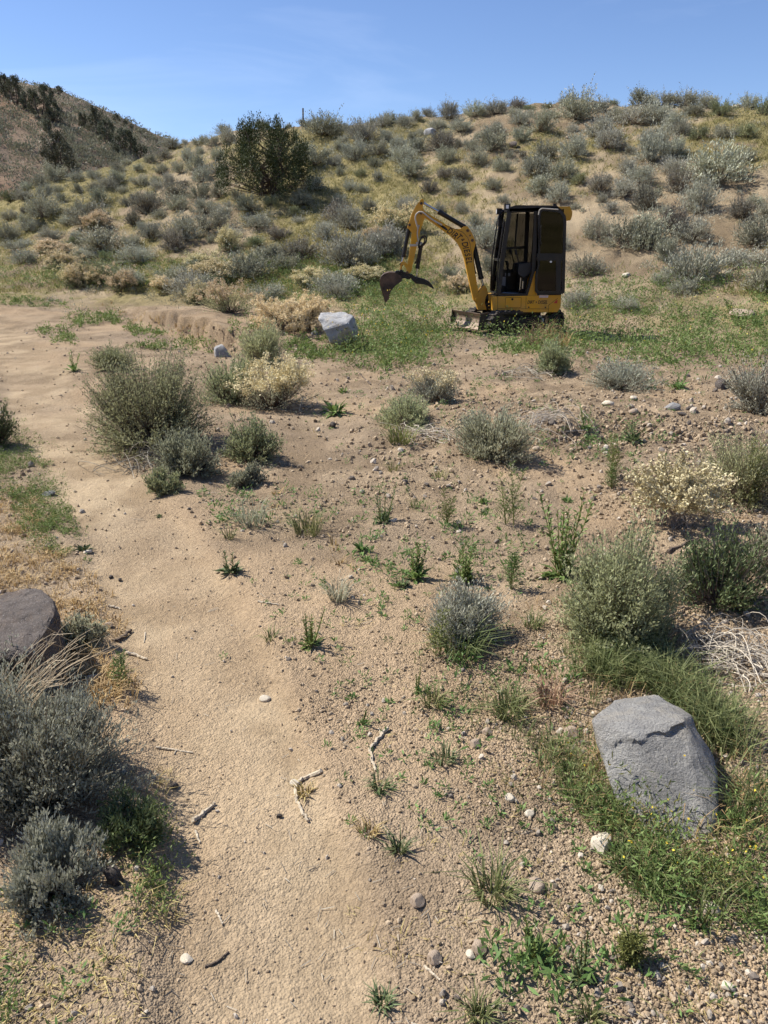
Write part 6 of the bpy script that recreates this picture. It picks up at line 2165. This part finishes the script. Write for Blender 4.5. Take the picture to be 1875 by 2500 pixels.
# gravel and soil crumbs: one mass of instanced crumbs each
def crumb_mat(name, c0, c1):
    g = NT(name)
    t = g.n('Attribute', attribute_name='tint', attribute_type='INSTANCER').outputs['Fac']
    return g.done(g.n('BsdfPrincipled', {'Base Color': g.mix(t, c0, c1), 'Roughness': 0.95, 'Specular IOR Level': 0.15}))


M['crumb'] = crumb_mat('soil_crumb', (0.215, 0.158, 0.101), (0.455, 0.352, 0.238))
M['pebble'] = crumb_mat('mixed_pebble', (0.14, 0.115, 0.095), (0.52, 0.45, 0.36))


def gravel(name, label, seed, n, mat, smin, smax, ylo, yhi, path_keep, pw):
    rng = np.random.default_rng(seed)
    px, py = rng.uniform(-800, 2675, n), ylo + (yhi - ylo) * rng.random(n)
    x, y, z = hit(px, py)
    ok = (x == x)
    x, y, z = [a[ok] for a in (x, y, z)]
    _, pth, rgt = terrain(x, y)
    ok = rng.random(len(x)) < (1 - (1 - path_keep) * pth) * (0.45 + 0.55 * rgt) * np.clip(0.60 + 1.5 * fbm(x * 1.1, y * 1.1, 3, 701), 0.22, 1)
    x, y, z = x[ok], y[ok], z[ok]
    m = len(x)
    s = (smin + (smax - smin) * rng.random(m) ** pw) * np.clip(np.hypot(x, y) / 2.6, 0.8, 2.6)
    me = bpy.data.meshes.new(name)
    me.vertices.add(m)
    me.vertices.foreach_set('co', np.stack([x, y, z + s * 0.25], axis=1).astype(np.float32).ravel())
    pth2 = pth[ok]
    for nm, v in (('size', s * (1 - 0.35 * pth2)), ('tint', rng.random(m) * (1 - 0.5 * pth2) + 0.5 * pth2)):
        a = me.attributes.new(nm, 'FLOAT', 'POINT')
        a.data.foreach_set('value', v.astype(np.float32))
    me.materials.append(M[mat])
    o = link(name, me)
    ng = bpy.data.node_groups.new(name, 'GeometryNodeTree')
    ng.interface.new_socket('Geometry', in_out='INPUT', socket_type='NodeSocketGeometry')
    ng.interface.new_socket('Geometry', in_out='OUTPUT', socket_type='NodeSocketGeometry')
    N = ng.nodes
    gi, go = N.new('NodeGroupInput'), N.new('NodeGroupOutput')
    mp_ = N.new('GeometryNodeMeshToPoints')
    ic = N.new('GeometryNodeMeshIcoSphere')
    ic.inputs['Radius'].default_value = 1.0
    ic.inputs['Subdivisions'].default_value = 1
    sp_ = N.new('GeometryNodeSetPosition')
    nzv = N.new('ShaderNodeTexNoise')
    nzv.inputs['Scale'].default_value = 1.3
    vm = N.new('ShaderNodeVectorMath')
    vm.operation = 'SUBTRACT'
    vm.inputs[1].default_value = (0.5, 0.5, 0.5)
    vs_ = N.new('ShaderNodeVectorMath')
    vs_.operation = 'SCALE'
    vs_.inputs['Scale'].default_value = 1.6
    sm = N.new('GeometryNodeSetMaterial')
    sm.inputs['Material'].default_value = M[mat]
    ip = N.new('GeometryNodeInstanceOnPoints')
    na = N.new('GeometryNodeInputNamedAttribute')
    na.data_type = 'FLOAT'
    na.inputs['Name'].default_value = 'size'
    rv = N.new('FunctionNodeRandomValue')
    rv.data_type = 'FLOAT_VECTOR'
    rv.inputs['Min'].default_value = (0, 0, 0)
    rv.inputs['Max'].default_value = (6.28, 6.28, 6.28)
    r2 = N.new('FunctionNodeRandomValue')
    r2.data_type = 'FLOAT_VECTOR'
    r2.inputs['Min'].default_value = (0.7, 0.55, 0.5)
    r2.inputs['Max'].default_value = (1.4, 1.1, 0.95)
    r2.inputs['Seed'].default_value = 5
    ms_ = N.new('ShaderNodeVectorMath')
    ms_.operation = 'SCALE'
    K = ng.links.new
    K(gi.outputs[0], mp_.inputs['Mesh'])
    K(ic.outputs['Mesh'], sp_.inputs['Geometry'])
    K(nzv.outputs['Color'], vm.inputs[0])
    K(vm.outputs[0], vs_.inputs[0])
    K(vs_.outputs[0], sp_.inputs['Offset'])
    K(sp_.outputs['Geometry'], sm.inputs['Geometry'])
    K(mp_.outputs['Points'], ip.inputs['Points'])
    K(sm.outputs['Geometry'], ip.inputs['Instance'])
    K(rv.outputs['Value'], ip.inputs['Rotation'])
    K(r2.outputs['Value'], ms_.inputs[0])
    K(na.outputs['Attribute'], ms_.inputs['Scale'])
    K(ms_.outputs[0], ip.inputs['Scale'])
    K(ip.outputs['Instances'], go.inputs[0])
    md = o.modifiers.new('crumbs', 'NODES')
    md.node_group = ng
    return tag(o, label, 'gravel', kind='stuff')


gravel('gravel', 'soil crumbs and grit over the bare ground', 701, 225000, 'crumb', 0.0013, 0.0100, 800, 2560, 0.45, 3.4)
gravel('gravel', 'mixed small pebbles over the bare ground', 702, 12000, 'pebble', 0.0022, 0.015, 800, 2560, 0.35, 3.0)

# straw and twig litter
rng = np.random.default_rng(88)
px, py = rng.uniform(-200, 2075, 800), rng.uniform(1000, 2540, 800)
x, y, z = hit(px, py)
a = rng.uniform(0, 6.28, 800)
ln = rng.uniform(0.012, 0.05, 800) * np.clip(np.hypot(x, y) / 3, 0.8, 2)
A = np.stack([x, y, z + 0.004], axis=1)
Bx, By = x + np.cos(a) * ln, y + np.sin(a) * ln
B = np.stack([Bx, By, gz(Bx, By) + 0.004 + rng.random(800) * 0.006], axis=1)
mb = MB()
mb.quads(tubes(A, B, 0.0011, 0.0008, 3), np.tile(rng.random(800), 3))
tag(link('straw_litter', mb.mesh('straw_litter', [M['deadwood']])), 'bits of straw and twig littering the soil', 'litter', kind='stuff')

# ------------------------------------------------------------------ arching dry stems over the left foreground
for k, (bx0, by0, ex0, ey0, hgt, n, lb) in enumerate([(-20, 1900, 170, 1560, 0.30, 42, 'sheaf of arching dry stems leaning over the left sagebrush'), (-60, 1985, 140, 1850, 0.26, 26, 'second sheaf of pale dead stems lying on the big left sagebrush')]):
    rng = np.random.default_rng(900 + k)
    x, y, z = hit1(bx0, by0)
    rt = root_at('dry_stems', (x, y, z))
    tag(rt, lb, 'dead branches')
    mb = MB()
    for _ in range(n):
        b = np.array([rng.normal(0, 0.05), rng.normal(0, 0.05), 0.02])
        q = at(ex0 + rng.normal(0, 55), ey0 + rng.normal(0, 40), y * rng.uniform(0.98, 1.18))
        e = np.array([q[0] - x, q[1] - y, max(q[2] - z, 0.05)]) * rng.uniform(0.7, 1.05)
        m_ = (b + e) / 2 + np.array([0, 0, hgt * 0.45])
        t = np.linspace(0, 1, 9)[:, None]
        Q = (1 - t) ** 2 * b + 2 * t * (1 - t) * m_ + t * t * e + rng.normal(0, 0.003, (9, 3))
        mb.quads(tubes(Q[:-1], Q[1:], 0.0010, 0.0008, 3), float(rng.random()))
        for i in range(3, 9):
            if rng.random() < 0.5:
                d = np.array([rng.normal(0, 0.03), rng.normal(0, 0.03), rng.uniform(0.01, 0.04)])
                mb.quads(tubes(Q[i][None], (Q[i] + d)[None], 0.0009, 0.0006, 3), float(rng.random()))
    link('branchwork', mb.mesh('branchwork', [M['deadwood'] if k else M['tan']]), rt)

# ------------------------------------------------------------------ fallen sticks
for k, (pts, r, lb) in enumerate([
        ([(945, 1782), (922, 1808), (903, 1832), (910, 1860), (918, 1884)], 0.007, 'bent bleached stick right of the trail'), ([(786, 1886), (742, 1902), (720, 1920), (722, 1950), (738, 1985), (753, 2010)], 0.007, 'long curved white stick on the trail'),
        ([(382, 1826), (425, 1832), (470, 1840)], 0.004, 'thin straight twig across the trail'), ([(426, 1843), (432, 1830)], 0.003, 'short twig crossing the thin straight one'), ([(470, 2008), (500, 1985), (524, 1965)], 0.008, 'grey stick lying at the left edge of the trail'),
        ([(286, 1568), (305, 1556), (320, 1543)], 0.010, 'pale broken stick pointing to the dark left rock'), ([(308, 1595), (335, 1603), (360, 1612)], 0.007, 'pale stick below the broken one at the trail edge'), ([(478, 2030), (488, 2060)], 0.004, 'thin straw at the trail edge near the grey stick'),
        ([(528, 2225), (536, 2240), (544, 2258)], 0.0035, 'pale straw lying on the lower trail'), ([(500, 2362), (530, 2352), (558, 2325)], 0.004, 'dark root lying across the lower left trail edge'), ([(630, 1470), (655, 1474), (680, 1478)], 0.005, 'pale twig right of the trail in the middle'),
        ([(265, 1480), (295, 1488)], 0.006, 'short pale twig above the broken stick'), ([(930, 1800), (925, 1780)], 0.003, 'twig stub on the bent bleached stick'), ([(1035, 2360), (1075, 2395)], 0.0035, 'thin straw in the lower middle gravel'),
        ([(1630, 1350), (1700, 1320), (1760, 1385)], 0.012, 'dark crooked branch under the dried plant'), ([(945, 1800), (925, 1850)], 0.002, ''), ([(355, 1545), (352, 1570)], 0.003, 'upright straw beside the pale sticks'), ([(905, 940), (870, 905)], 0.008, 'bleached stick under the dark green sagebrush'),
        ([(900, 545), (945, 533)], 0.03, 'dark fallen log on the slope above the bucket')]):
    if not lb:
        continue
    P = np.array(pts, float)
    x, y, z = hit(P[:, 0], P[:, 1])
    L = np.stack([x, y, z + r * 0.8], axis=1)
    o0 = L[0].copy()
    mb = stick_mb(np.random.default_rng(800 + k), L - o0, r, r * 0.6)
    tag(link('stick', mb.mesh('stick', [M['stickwood'] if 'dark' not in lb else M['bark']]), None, o0), lb, 'stick', 'fallen sticks')
